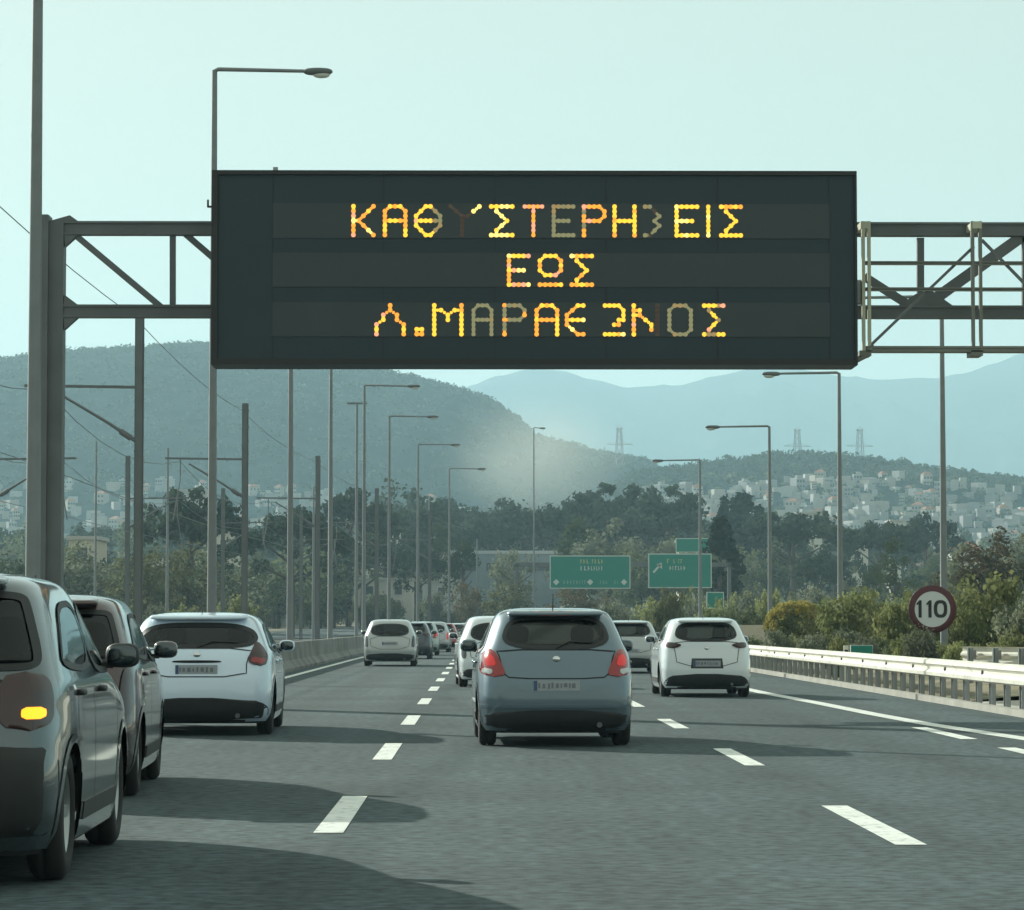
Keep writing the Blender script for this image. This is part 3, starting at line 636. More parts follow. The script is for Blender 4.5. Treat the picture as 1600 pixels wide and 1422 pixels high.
# ------------------------------------------------------------------ barriers
def guardrail(pts, name, label, post_gap, h=0.74, post_pts=None):
    t = thing(name, label, 'guardrail', (0, 0, 0)); prof = [(.0, -.16), (.07, -.13), (.075, -.07), (.015, -.02), (.015, .02), (.075, .07), (.07, .13), (.0, .16)]
    M = mat('galvanised_rail', (0.70, 0.68, 0.60), 0.55, 0.25, var=0.12, vscale=1.0, alt=(.48, .46, .41), ascale=3, afac=(.55, .75))
    P = [Vector((x, y, gz(y))) for x, y in pts]; rows = []
    for i, p in enumerate(P):
        d = (P[min(i + 1, len(P) - 1)] - P[max(i - 1, 0)]).normalized(); nrm = Vector((-d.y, d.x, 0))
        rows.append([tuple(p + nrm * a + Vector((0, 0, h - .16 + b))) for a, b in prof])
    mb = MB(); mb.grid(rows, M, False); mb.grid([[tuple(Vector(q) - Vector((-(P[min(i+1, len(P)-1)] - P[max(i-1, 0)]).normalized().y, (P[min(i+1, len(P)-1)] - P[max(i-1, 0)]).normalized().x, 0)) * .006) for q in r] for i, r in enumerate(rows)], M, False, True); part('rail_beam', mb, t)
    acc = 0.0; last = P[0]; pm = None; n = 0; s = 0.0; nxt = 0.5
    for a, b in zip(P[:-1], P[1:]):
        L = (b - a).length
        while nxt < s + L:
            q = a + (b - a) * ((nxt - s) / L); d = (b - a).normalized(); nrm = Vector((-d.y, d.x, 0))
            if pm is None:
                m_ = MB(); m_.box((0, 0, h / 2 - .12), (.06, .12, h + .2), M_STEEL); m_.box((0, 0, h / 2 - .12), (.11, .012, h + .2), M_STEEL); pm = m_.mesh('post')
                m2 = MB(); m2.box((0, 0, 0), (.07, .1, .18), M_STEEL); sm = m2.mesh('spacer')
                m3 = MB(); m3.sq((0, 0, 0), (.02, .045, .045), 2, M_DKSTEEL, 8, 5); bmh = m3.mesh('bolt')
            ang = math.atan2(-d.x, d.y)
            if n < 130:
                o = link('post', pm, t, q - nrm * .13); o.rotation_euler = (0, 0, ang)
                o2 = link('spacer', sm, t, q - nrm * .055 + Vector((0, 0, h - .16))); o2.rotation_euler = (0, 0, ang)
                if n % 3 == 0: o3 = link('bolt', bmh, t, q + nrm * .03 + Vector((0, 0, h - .16))); o3.rotation_euler = (0, 0, ang)
            n += 1; nxt += post_gap
        s += L
    return t
gp = [(9.1, 16), (8.55, 24), (8.2, 32), (7.98, 40), (7.93, 48), (7.96, 56), (8.05, 66), (8.1, 80)] + [(8.1 + curve(y), y) for y in range(90, 230, 10)]
guardrail(gp, 'guardrail', 'long pale steel guardrail along the right edge of the motorway', 1.33)
g2 = at(1500, 1015, 62); guardrail([(g2.x, 62), (g2.x + 1.1, 60), (g2.x + 2.6, 57.5), (g2.x + 5, 53), (g2.x + 8, 46)], 'guardrail', 'short second steel guardrail end behind the long one', .8, h=1.31 + (978 - 1010) / F * 62 + .0)

bt = thing('concrete_barrier', 'long grey concrete barrier along the left edge of the motorway', 'barrier', (0, 0, 0)); M_BAR = mat('barrier_concrete', (0.22, 0.225, 0.215), 0.9, var=0.2, vscale=1.0, bump=0.3, alt=(.15, .15, .145), ascale=.8)
prof = [(-.3, 0), (-.3, .08), (-.13, .3), (-.09, .82), (.09, .82), (.13, .3), (.3, .08), (.3, 0)]
for k in range(0, 46):
    y0, y1 = k * 6 + 6.02, k * 6 + 11.98
    mb = MB(); rows = [[(a - 5.75 + curve(y), y, gz(y) + z) for a, z in prof] for y in (y0, y1)]; mb.grid(rows, M_BAR, False)
    mb.add(rows[0], [tuple(range(8))], M_BAR); mb.add(rows[1], [tuple(range(8))], M_BAR); part('barrier_block', mb, bt)

# ------------------------------------------------------------------ sign gantry
GY = 53.0
gt = thing('sign_gantry', 'grey steel sign gantry spanning the motorway', 'gantry', (0, 0, 0)); M_G = M_DKSTEEL
def P(px, py, Y=GY): return at(px, py, Y)
cx = P(72, 700).x; ztop = P(75, 338).z
mb = MB(); mb.box((cx - .085, GY, ztop / 2), (.25, .5, ztop), M_G); part('column', mb, gt)
mb = MB(); mb.box((cx + .165, GY + .05, ztop / 2 - .05), (.25, .36, ztop - .1), M_G); part('column', mb, gt)
mb = MB(); mb.box((cx, GY, .2), (.9, .9, .4), M_CONC); part('footing', mb, gt)
xr = 15.5
def hbeam(py0, py1, xa, xb, Y=GY, dy=.24, name='chord_beam', m=None):
    z0, z1 = P(400, py1, Y).z, P(400, py0, Y).z; zm = (z0 + z1) / 2; mb = MB(); th = z1 - z0
    mb.box(((xa + xb) / 2, Y, z1 - .02), (xb - xa, dy, .04), m or M_G); mb.box(((xa + xb) / 2, Y, z0 + .02), (xb - xa, dy, .04), m or M_G); mb.box(((xa + xb) / 2, Y, zm), (xb - xa, dy * .72, th - .082), m or M_G)
    return part(name, mb, gt), zm
_, zt1 = hbeam(347, 368, cx + .29, xr); _, zt2 = hbeam(477, 497, cx + .29, xr)
def gus(px0, px1, zc, s):
    mb = MB(); a = cx + .29; e = .26
    mb.prism([(a, zc - .11), (a + .02, zc - .11 - e * .8), (a + e, zc - .1)], GY - .1, GY + .1, M_G); mb.prism([(a - .25, zc + .12), (a + .1, zc + .22), (a + e, zc + .105), (a, zc + .1)] if s else [(a, zc + .1), (a + e, zc + .1), (a + .02, zc + .1 + e * .7)], GY - .1, GY + .1, M_G); part('gusset', mb, gt)
gus(0, 0, zt1, True); gus(0, 0, zt2, False)
def diag(p0, p1, Y=GY, wz=.11, name='diagonal_brace'):
    mb = MB(); mb.beam(P(*p0, Y), P(*p1, Y), wz, .11 if wz > .08 else .05, M_G, up=(0, 1, 0)); return part(name, mb, gt)
diag((116, 366), (252, 480)); diag((270, 368), (270, 477), name='vertical_brace', wz=.1)
diag((290, 366), (420, 478)); diag((1350, 432), (1428, 482), wz=.14); diag((1438, 372), (1438, 478), name='vertical_brace', wz=.12); diag((1440, 482), (1602, 366), wz=.2)
diag((1602, 366), (1770, 482), wz=.16); diag((1602, 372), (1602, 478), name='vertical_brace', wz=.12)
for k in range(5): diag((430 + k * 170, 480), (515 + k * 170, 366)); diag((515 + k * 170, 366), (600 + k * 170, 480))
mb = MB(); mb.prism([(P(1400, 480).x, P(1400, 480).z), (P(1490, 480).x, P(1490, 480).z), (P(1455, 462).x, P(1455, 455).z), (P(1430, 455).x, P(1430, 460).z)], GY - .09, GY + .09, M_G); part('gusset', mb, gt)
mb = MB(); mb.box((xr + .2, GY, zt1 / 2 + .1), (.5, .5, zt1 + .2), M_G); part('column', mb, gt)
# service walkway cage at the right
WY = GY - 0.75; M_W = mat('walkway_steel', (0.17, 0.18, 0.16), 0.55, 0.4, var=0.1)
for (a, b) in [(407, 413), (448, 454)]: hbeam(a, b, P(1352, 400, WY).x, xr, WY, .06, 'handrail', M_W)
hbeam(540, 549, P(1352, 400, WY).x, xr, WY, .1, 'walkway_rail', M_W)
wz0 = P(1400, 545, WY).z
mb = MB(); mb.box(((P(1352, 400, WY).x + xr) / 2, GY - .4, wz0), (xr - P(1352, 400, WY).x, .6, .04), M_W); part('walkway_floor', mb, gt)
for px in (1349, 1358, 1520, 1532, 1690, 1702):
    mb = MB(); mb.box((P(px, 450, WY).x, WY, (P(px, 346, WY).z + P(px, 553, WY).z) / 2), (.055, .09, P(px, 346, WY).z - P(px, 553, WY).z), mat('pale_post', (.46, .47, .36), .5, .2) if px in (1349, 1358) else M_W); part('walkway_post', mb, gt)
for px in (1352, 1526):
    mb = MB(); mb.box((P(px, 356, WY).x, WY + .3, P(px, 352, WY).z), (.16, .7, .12), mat('pale_post', (.46, .47, .36))); part('clamp', mb, gt)
    mb = MB(); mb.box((P(px, 551, WY).x, WY + .2, P(px, 552, WY).z), (.2, .5, .09), M_W); part('clamp', mb, gt)
diag((1362, 538), (1522, 385), WY + .05, .05, 'cage_brace'); diag((1534, 375), (1694, 538), WY + .05, .05, 'cage_brace')
mb = MB(); mb.tube([P(1338, 563, WY), P(1352, 556, WY), P(1362, 538, WY)], .05, M_W, 7); part('cable_conduit', mb, gt)
mb = MB(); mb.box((P(1345, 455, WY).x, WY + .2, P(1345, 455, WY).z), (.16, .3, .4), M_STEEL); part('junction_box', mb, gt)

# ------------------------------------------------------------------ message sign
SY = 51.5
A, B = at(330, 570, SY), at(1338, 268, SY); sx0, sx1, sz0, sz1 = A.x, B.x, A.z, B.z
sg = thing('message_sign', 'large black variable message sign with amber Greek lettering', 'message sign', ((sx0 + sx1) / 2, SY, sz0)); W_, H_ = sx1 - sx0, sz1 - sz0
M_SG = mat('sign_housing_black', (0.012, 0.029, 0.040), 0.55, 0.1, var=0.12, vscale=0.8); M_SG2 = mat('display_window', (0.017, 0.034, 0.040), 0.35, var=0.15, vscale=1.5); M_SGF = mat('sign_frame_black', (0.008, 0.01, 0.011), 0.5)
def SX(px): return (px - 834) / 1008 * W_
def SZ(py): return (570 - py) / 302 * H_
mb = MB(); mb.box((0, .45, H_ / 2), (W_, .9, H_), M_SG); part('housing', mb, sg)
for (c, d) in [((0, -.03, H_ - .035), (W_, .06, .07)), ((0, -.03, .05), (W_, .06, .1)), ((-W_ / 2 + .05, -.03, H_ / 2 + .014), (.1, .06, H_ - .172)), ((W_ / 2 - .02, -.03, H_ / 2 + .014), (.04, .06, H_ - .172))]:
    mb = MB(); mb.box(c, d, M_SGF); part('frame_edge', mb, sg)
for px in (425, 598, 772, 946, 1120, 1295):
    mb = MB(); mb.box((SX(px), -.006, H_ / 2), (.012, .012, H_ - .2), M_SGF); part('panel_joint', mb, sg)
G = {
 'K': ["#...#", "#..#.", "#.#..", "##...", "#.#..", "#..#.", "#...#"], 'A': [".###.", "#...#", "#...#", "#####", "#...#", "#...#", "#...#"],
 'TH': ["..##..", ".#..#.", "#....#", "######", "#....#", ".#..#.", "..##.."], 'Y': ["#....#", ".#..#.", "..##..", "..#...", "..#...", "..#...", "..#..."],
 'S': ["#####", ".#...", "..#..", "...#.", "..#..", ".#...", "#####"], 'T': ["#####", "..#..", "..#..", "..#..", "..#..", "..#..", "..#.."],
 'E': ["#####", "#....", "#....", "####.", "#....", "#....", "#####"], 'P': ["####.", "#...#", "#...#", "####.", "#....", "#....", "#...."],
 'H': ["#...#", "#...#", "#...#", "#####", "#...#", "#...#", "#...#"], 'S2': ["##...", "..#..", "...#.", "..#..", "...#.", "..#..", "##..."], 'I': ["#"] * 7,
 'O2': [".###.", "#...#", "#...#", "#...#", ".###.", ".....", "#####"], 'O2h': ["####.", "....#", "....#", "...##", "..##.", ".....", "#####"], 'L': ["..#..", "..#..", ".#.#.", ".#.#.", "#...#", "#...#", "#...#"], '.': ["", "", "", "", "", "##", "##"],
 'M': ["#...#", "##.##", "#.#.#", "#.#.#", "#...#", "#...#", "#...#"], 'N': ["#...#", "##..#", "##..#", "#.#.#", "#..##", "#..##", "#...#"], 'O': [".###.", "#...#", "#...#", "#...#", "#...#", "#...#", ".###."], 'THh': ["..##", ".#..", "#...", "####", "#...", ".#..", "..##"]}
def led(name, c, s): return mat(name, (.03, .02, .01), .5, emit=c, estr=s)
LED = {'y': led('led_yellow', (1, .53, .04), .82), 'o': led('led_orange', (1, .34, .035), .75), 'p': led('led_reddish', (1, .36, .20), .7), 'w': led('led_pale', (1, .70, .17), .9), 'd': led('led_dim', (.55, .40, .16), .32), 'f': led('led_faint', (.4, .28, .2), .05), 'k': led('led_off_pale', (.40, .40, .20), .32)}
rows = [((320, 372), [('K', 547, 586, 'oypw'), ('A', 596, 636, 'oyy'), ('TH', 645, 690, 'yoyp'), ('Y', 698, 752, 'fff'), ('S', 762, 803, 'yyw'), ('T', 815, 849, 'oppo'), ('E', 860, 898, 'kkd'), ('P', 907, 947, 'opok'), ('H', 955, 994, 'yoo'), ('S2', 1003, 1040, 'kdf'), ('E', 1052, 1092, 'yyw'), ('I', 1102, 1109, 'yww'), ('S', 1122, 1160, 'yyo')]),
        ((397, 448), [('E', 790, 828, 'yopw'), ('O2', 838, 879, 'oyyp'), ('S', 888, 927, 'ywo')]),
        ((474, 525), [('L', 582, 635, 'oopy'), ('.', 646, 662, 'yoo'), ('M', 672, 725, 'yyo'), ('A', 735, 770, 'kkd'), ('P', 783, 822, 'kod'), ('A', 833, 873, 'yoo'), ('THh', 880, 914, 'oyw'), ('O2h', 940, 976, 'yow'), ('N', 984, 1030, 'ypo'), ('O', 1040, 1082, 'kkd'), ('S', 1095, 1132, 'yypd')])]
lr = random.Random(3); ch = (SZ(320) - SZ(372)) / 7
for (pt, pb), letters in rows:
    mb = MB(); mb.box((SX(860), -.008, (SZ(pt - 1) + SZ(pb + 1)) / 2), (SX(1295) - SX(425), .016, SZ(pt - 1) - SZ(pb + 1)), M_SG2); row = part('display_row', mb, sg)
    for (gk, xa, xb, pal) in letters:
        bmp = G[gk]; ncol = max(len(r) for r in bmp); mb = MB(); cwid = (SX(xb) - SX(xa)) / ncol
        lit = {}
        for j, r in enumerate(bmp):
            for i, c in enumerate(r):
                if c != '#': continue
                k = lr.choice(pal + pal[0])
                if gk == 'Y' and i >= 4: k = 'w'
                if gk == 'N' and i == 4: k = 'f'
                if gk == 'TH' and i >= 4: k = lr.choice('dk')
                lit[(i, j)] = k
        def dot(x, z, rad, k):
            vs = [(x + rad * math.cos(q * .7854), -.024, z + rad * math.sin(q * .7854)) for q in range(8)]
            mb.add(vs + [(p[0], -.015, p[2]) for p in vs], [tuple(range(8))] + [(q, q + 8, (q + 1) % 8 + 8, (q + 1) % 8) for q in range(8)], LED[k])
        for (i, j), k in lit.items():
            X, Z = SX(xa) + (i + .5) * cwid, SZ(pt) - (j + .5) * ch; dot(X, Z, min(.041, cwid * .5, ch * .5), k)
            for di, dj in ((1, 0), (0, 1), (1, 1), (-1, 1)):
                if (i + di, j + dj) in lit and not (di and dj and ((i + di, j) in lit or (i, j + dj) in lit)):
                    dot(X + di * cwid / 2, Z - dj * ch / 2, .027, lr.choice((k, lit[(i + di, j + dj)])))
        part('letter', mb, row)
mb = MB(); mb.box((SX(427), .3, H_ + .05), (.08, .08, .1), M_STEEL); part('sensor', mb, sg)
mb = MB(); mb.box((SX(326), .2, SZ(322)), (.1, .05, .03), M_SGF); mb.box((SX(322), .2, SZ(317)), (.03, .05, .13), M_SGF); part('bracket', mb, sg)
for px in (400, 640, 900, 1160, 1290):
    mb = MB(); mb.box((SX(px), 1.14, H_ / 2), (.14, .46, H_ * .8), M_G); part('mounting_bracket', mb, sg)

# ------------------------------------------------------------------ road signs
def text_mesh(s, size, m, name='lettering'):
    c = bpy.data.curves.new('txt', 'FONT'); c.body = s; c.size = size; c.align_x = 'CENTER'; c.align_y = 'CENTER'; c.extrude = .002; c.resolution_u = 3
    o = bpy.data.objects.new('txt', c); COL.objects.link(o); dg = bpy.context.evaluated_depsgraph_get(); me = bpy.data.meshes.new_from_object(o.evaluated_get(dg)); bpy.data.objects.remove(o); me.materials.clear(); me.materials.append(m); me.name = name; return me
sp = at(1457, 952, 75); d = 75.0; rad = 37.5 / F * d
s110 = thing('speed_limit_sign', 'round white speed limit sign reading 110 with dark red rim', 'road sign', (sp.x, d, 0))
zc = sp.z
mb = MB(); mb.tube([(0, .06, 0), (0, .06, zc + rad * .7)], .045, M_STEEL, 10); part('post', mb, s110)
mb = MB(); mb.lathe([(.03, 0.0), (.03, rad), (-.008, rad), (-.008, rad * .745)], (0, 0, zc), 'y', mat('red_sign_rim', (.085, .016, .024), .6), 40); part('red_rim', mb, s110)
mb = MB(); mb.lathe([(-.004, rad * .75), (-.004, 0.0)], (0, 0, zc), 'y', mat('sign_white', (.62, .66, .68), .5), 40); part('sign_face', mb, s110)
M_INK = mat('sign_black', (.012, .013, .014), .6)
def bar(mb, x0, z0, x1, z1): mb.box(((x0 + x1) / 2, -.008, (z0 + z1) / 2), (abs(x1 - x0), .004, abs(z1 - z0)), M_INK)
u = rad / 37.5
for (x0) in (-22, -6.5):
    mb = MB(); mb.prism([(x0 * u, zc - 13 * u), ((x0 + 5) * u, zc - 13 * u), ((x0 + 5) * u, zc + 14 * u), ((x0 + 1.5) * u, zc + 14 * u), ((x0 - 3) * u, zc + 9 * u), ((x0 - 3) * u, zc + 6 * u), (x0 * u, zc + 8 * u)], -.012, -.006, M_INK); part('digit', mb, s110)
mb = MB(); n = 28
def oval(a, b, e): return [(12.5 * u + math.copysign(abs(math.cos(t)) ** e, math.cos(t)) * a * u, zc + .5 * u + math.copysign(abs(math.sin(t)) ** e, math.sin(t)) * b * u) for t in [2 * math.pi * i / n for i in range(n)]]
oo, ii = oval(10.5, 13.8, .75), oval(5.2, 8.8, .75)
mb.add([(x, -.012, z) for x, z in oo] + [(x, -.012, z) for x, z in ii] + [(x, -.006, z) for x, z in oo] + [(x, -.006, z) for x, z in ii], [(i, (i + 1) % n, (i + 1) % n + n, i + n) for i in range(n)] + [(i, i + 2 * n, (i + 1) % n + 2 * n, (i + 1) % n) for i in range(n)], M_INK); part('digit', mb, s110)

M_GRN = mat('sign_green', (0.003, 0.21, 0.165), .55, var=.06, vscale=.6); M_WHT = mat('sign_print_white', (.55, .6, .58), .6); M_YEL = mat('sign_print_yellow', (.5, .5, .2), .6)
def strokes(parent, name, x0, x1, z0, z1, m, rnd):
    mb = MB(); x = x0
    while x < x1:
        wv = rnd.uniform(.16, .34); h = z1 - z0
        if rnd.random() < .85:
            mb.box((x + wv / 2, -.03, z0 + h * .5), (wv * .3, .02, h), m)
            if rnd.random() < .7: mb.box((x + wv * .75, -.03, z0 + h * rnd.choice([.12, .5, .88])), (wv * .5, .02, h * .22), m)
        x += wv + .06
    part(name, mb, parent)
def green_sign(px0, px1, py0, py1, d, label, kind):
    a, b = at(px0, py1, d), at(px1, py0, d); W, H = b.x - a.x, b.z - a.z
    t = thing('direction_sign', label, 'road sign', ((a.x + b.x) / 2, d, a.z)); rd = random.Random(px0)
    mb = MB(); mb.box((0, .05, H / 2), (W, .1, H), M_WHT); part('border', mb, t)
    bw = min(.22, H * .1); mb = MB(); mb.box((0, -.01, H / 2), (W - bw, .03, H - bw), M_GRN); part('sign_panel', mb, t)
    if kind == 'main':
        strokes(t, 'lettering', -W * .13, W * .13, H * .76, H * .88, M_YEL, rd); strokes(t, 'lettering', -W * .13, W * .13, H * .55, H * .68, M_WHT, rd)
        for cx_ in (-.42, 0, .42):
            mb = MB(); q = .34; mb.prism([(W * cx_ - q, H * .2), (W * cx_, H * .2 - q), (W * cx_ + q, H * .2), (W * cx_, H * .2 + q)], -.04, -.026, M_WHT); part('lane_arrow', mb, t)
        strokes(t, 'lettering', -W * .34, -W * .07, H * .14, H * .25, mat('sign_print_dull', (.2, .38, .34), .6), rd); strokes(t, 'lettering', W * .07, W * .34, H * .14, H * .25, MATS['sign_print_dull'], rd)
    elif kind == 'exit':
        strokes(t, 'lettering', -W * .22, W * .05, H * .72, H * .84, M_YEL, rd); strokes(t, 'lettering', -W * .22, W * .05, H * .52, H * .64, M_WHT, rd)
        mb = MB(); mb.beam((-W * .42, -.035, H * .45), (-W * .31, -.035, H * .68), .02, .22, M_WHT, up=(1, 0, 0)); mb.prism([(-W * .37, H * .68), (-W * .29, H * .74), (-W * .28, H * .55)], -.045, -.026, M_WHT); part('exit_arrow', mb, t)
    return t, a, b
D1 = 330
_, a1, b1 = green_sign(859, 985, 868, 920, D1, 'wide green overhead direction sign with three lane arrows', 'main')
_, a2, b2 = green_sign(1013, 1112, 865, 919, D1, 'green overhead exit sign with a slanting arrow', 'exit')
green_sign(1056, 1114, 841, 863, D1 + 45, 'small hazy green sign above and behind the green exit sign', 'plain')
tq = thing('sign_gantry', 'distant grey gantry carrying the two green direction signs', 'gantry', (0, 0, 0))
xa, xb = at(808, 882, D1).x, at(1140, 882, D1).x; zb = at(808, 882, D1).z
for x in (xa, xb): mb = MB(); mb.box((x, D1 + .6, zb / 2), (.4, .4, zb), M_DKSTEEL); part('column', mb, tq)
mb = MB(); mb.box(((xa + xb) / 2, D1 + .6, zb), (xb - xa + .4, .4, .45), M_DKSTEEL); part('chord_beam', mb, tq)
# small signs
sgn, a3, b3 = green_sign(1104, 1131, 925, 951, 250, 'small teal roadside sign below the dark cypress', 'plain')
mb = MB(); mb.box((0, .16, -.8), (.09, .09, 2.6), M_STEEL); part('post', mb, sgn)
sgn, a3, b3 = green_sign(1329, 1364, 1008, 1028, 72, 'small dark green marker sign just above the guardrail', 'none')
mb = MB(); mb.box((.05, .14, -.4), (.06, .06, 1.0), M_STEEL); part('post', mb, sgn)
dp = at(1322, 1018, 71)
dl = thing('delineator_post', 'short white delineator post beside the small dark green marker sign', 'delineator', (dp.x, 71, 0))
mb = MB(); mb.box((0, 0, .43), (.11, .06, .86), mat('delineator_white', (.78, .76, .66), .6)); part('post_body', mb, dl)
mb = MB(); mb.box((0, -.033, .7), (.08, .008, .12), M_BLACK); part('reflector', mb, dl)
# low pale wall left of flowering bush
wl = at(1160, 990, 135)
lw = MB(); lw.box((wl.x, 135, .55), (3.4, .3, 1.6), M_WALLS[1]); tag(link('garden_wall', lw.mesh('garden_wall')), 'low cream wall behind the right hand white hatchback', 'wall')

# ------------------------------------------------------------------ cars
def pchip(t, y, tn):
    t = np.asarray(t, float); y = np.asarray(y, float); h = np.diff(t); dl = np.diff(y) / h; m = np.zeros_like(y)
    for i in range(1, len(y) - 1):
        if dl[i - 1] * dl[i] > 0: m[i] = 2 * dl[i - 1] * dl[i] / (dl[i - 1] + dl[i])
    m[0], m[-1] = dl[0], dl[-1]; k = np.clip(np.searchsorted(t, tn) - 1, 0, len(h) - 1); s = (tn - t[k]) / h[k]
    return (2*s**3 - 3*s**2 + 1) * y[k] + (s**3 - 2*s**2 + s) * h[k] * m[k] + (-2*s**3 + 3*s**2) * y[k+1] + (s**3 - s**2) * h[k] * m[k+1]
ZF = [.115, .16, .227, .333, .44, .533, .62, .667, .733, .833, .92, .96, .985, .997, 1.0]
NN = [7, 7.5, 8, 8, 7.5, 7.2, 6.8, 6.4, 5.9, 5.5, 5.2, 4.9, 4.2, 3.4, 2.5]
WF = [.955, .975, .99, 1.0, 1.0, .995, .98, .955, .905, .83, .755, .70, .585, .36, .02]
YRH = [.14, .06, .02, 0, .01, .045, .09, .125, .19, .30, .42, .52, .70, 1.05, 1.85]
YRS = [.12, .05, .02, 0, .01, .03, .05, .07, .10, .16, .24, .32, .48, .9, 1.85]
YFH = [.16, .06, .02, 0, .05, .20, .72, 1.02, 1.22, 1.52, 1.80, 1.95, 2.15, 2.4, 2.0]
class Shape:
    def __init__(s, W, H, L, yr=YRH, yf=YFH, wf=WF, nn=NN):
        s.W, s.H, s.L = W, H, L; t = np.arange(len(ZF), dtype=float); tn = np.linspace(0, len(ZF) - 1, 400)
        k = L / 3.9; yfz = [L - a * k for a in yf]; yrr = list(yr); yfz[-1] = yrr[-1] = .5 * L; yfz[-2] = max(yfz[-2], yrr[-2] + .3)
        s.tz = pchip(t, [z * H for z in ZF], tn); s.tw = pchip(t, [a * W / 2 for a in wf], tn); s.tr = pchip(t, yrr, tn); s.tf = pchip(t, yfz, tn); s.tn = pchip(t, nn, tn)
        lv = [0]; 
        for i in range(1, 400):
            j = lv[-1]; dd = math.hypot(s.tz[i] - s.tz[j], max(abs(s.tr[i] - s.tr[j]) * .5, abs(s.tf[i] - s.tf[j]) * .35, abs(s.tw[i] - s.tw[j])))
            if dd > .024 or i == 399: lv.append(i)
        s.lv = lv
    def par(s, z):
        return [float(np.interp(z, s.tz, a)) for a in (s.tw, s.tr, s.tf, s.tn)]
    def rear(s, x, z):
        w, r, f, n = s.par(z); return (r + f) / 2 - (f - r) / 2 * max(0, 1 - min(1, abs(x / max(w, .01))) ** n) ** (1 / n)
    def front(s, x, z):
        w, r, f, n = s.par(z); return (r + f) / 2 + (f - r) / 2 * max(0, 1 - min(1, abs(x / max(w, .01))) ** n) ** (1 / n)
    def side(s, y, z):
        w, r, f, n = s.par(z); c = (r + f) / 2; return w * max(0, 1 - min(1, abs((y - c) / ((f - r) / 2))) ** n) ** (1 / n)
    def shell(s, holes, m, inset=0.0, nr=44, ns=84):
        dirs = [(-1 + 2 * i / nr, -1) for i in range(nr)] + [(1, -1 + 2 * i / ns) for i in range(ns)] + [(1 - 2 * i / nr, 1) for i in range(nr)] + [(-1, 1 - 2 * i / ns) for i in range(ns)]
        N = len(dirs); vs = []
        for j in s.lv:
            w, r, f, n, z = s.tw[j] - inset, s.tr[j] + inset, s.tf[j] - inset, s.tn[j], s.tz[j] - inset * .8
            w = max(w, .005); c, L = (r + f) / 2, max((f - r) / 2, .005)
            for (a, b) in dirs:
                k = (abs(a) ** n + abs(b) ** n) ** (-1 / n); vs.append((a * k * w, c + b * k * L, z))
        fs = []
        for j in range(len(s.lv) - 1):
            for i in range(N):
                i2 = (i + 1) % N; q = (j * N + i, j * N + i2, (j + 1) * N + i2, (j + 1) * N + i)
                cx_, cy, cz = [sum(vs[k][e] for k in q) / 4 for e in range(3)]; cut = False
                for (side, poly, box) in holes:
                    if side == 'r': p = (cx_, cz); ok = cy < s.L * .38
                    elif side == 'f': p = (cx_, cz); ok = cy > s.L * .5
                    else: p = (cy, cz); ok = (abs(cx_) > .3 * s.W)
                    if ok and box[0] < p[0] < box[1] and box[2] < p[1] < box[3] and inside(p, poly): cut = True; break
                if not cut: fs.append(q)
        top = len(vs); mb = MB(); mb.raw = True; mb.add(vs, fs, m, True)
        mb.add(vs[-N:], [tuple(range(N))], m, True); return mb
def inside(p, poly):
    x, y = p; c = False; n = len(poly); j = n - 1
    for i in range(n):
        xi, yi = poly[i]; xj, yj = poly[j]
        if (yi > y) != (yj > y) and x < (xj - xi) * (y - yi) / (yj - yi) + xi: c = not c
        j = i
    return c
def chaikin(p, it=2):
    for _ in range(it):
        q = []; n = len(p)
        for i in range(n):
            a, b = p[i], p[(i + 1) % n]; q += [(a[0] * .78 + b[0] * .22, a[1] * .78 + b[1] * .22), (a[0] * .22 + b[0] * .78, a[1] * .22 + b[1] * .78)]
        p = q
    return p
def densify(p, L=.05, closed=True):
    q = []; n = len(p)
    for i in range(n if closed else n - 1):
        a, b = p[i], p[(i + 1) % n]; k = max(1, int(math.hypot(b[0] - a[0], b[1] - a[1]) / L)); q += [(a[0] + (b[0] - a[0]) * j / k, a[1] + (b[1] - a[1]) * j / k) for j in range(k)]
    return q if closed else q + [p[-1]]
def offset_poly(p, e):
    n = len(p); area = sum(p[i][0] * p[(i + 1) % n][1] - p[(i + 1) % n][0] * p[i][1] for i in range(n)); sg_ = 1 if area > 0 else -1; out_ = []
    for i in range(n):
        a, b, c = p[i - 1], p[i], p[(i + 1) % n]; dx, dy = c[0] - a[0], c[1] - a[1]; l = math.hypot(dx, dy) or 1
        out_.append((b[0] - dy / l * e * sg_, b[1] + dx / l * e * sg_))
    return out_
def rowsof(poly, nz, nx):
    zs = [q[1] for q in poly]; z0, z1 = min(zs), max(zs); rows = []
    for j in range(nz + 1):
        z = z0 + (z1 - z0) * (j / nz); z = min(max(z, z0 + 1e-4), z1 - 1e-4); xs_ = []; n = len(poly)
        for i in range(n):
            a, b = poly[i], poly[(i + 1) % n]
            if (a[1] > z) != (b[1] > z): xs_.append(a[0] + (b[0] - a[0]) * (z - a[1]) / (b[1] - a[1]))
        if len(xs_) >= 2: rows.append([(min(xs_) + (max(xs_) - min(xs_)) * i / nx, z) for i in range(nx + 1)])
    return rows
def surf(S, side, u_, z, off):
    if side == 'r': return (u_, S.rear(u_, z) - off, z)
    if side == 'f': return (u_, S.front(u_, z) + off, z)
    sg_ = 1 if side == 'R' else -1; return (sg_ * (S.side(u_, z) + off), u_, z)
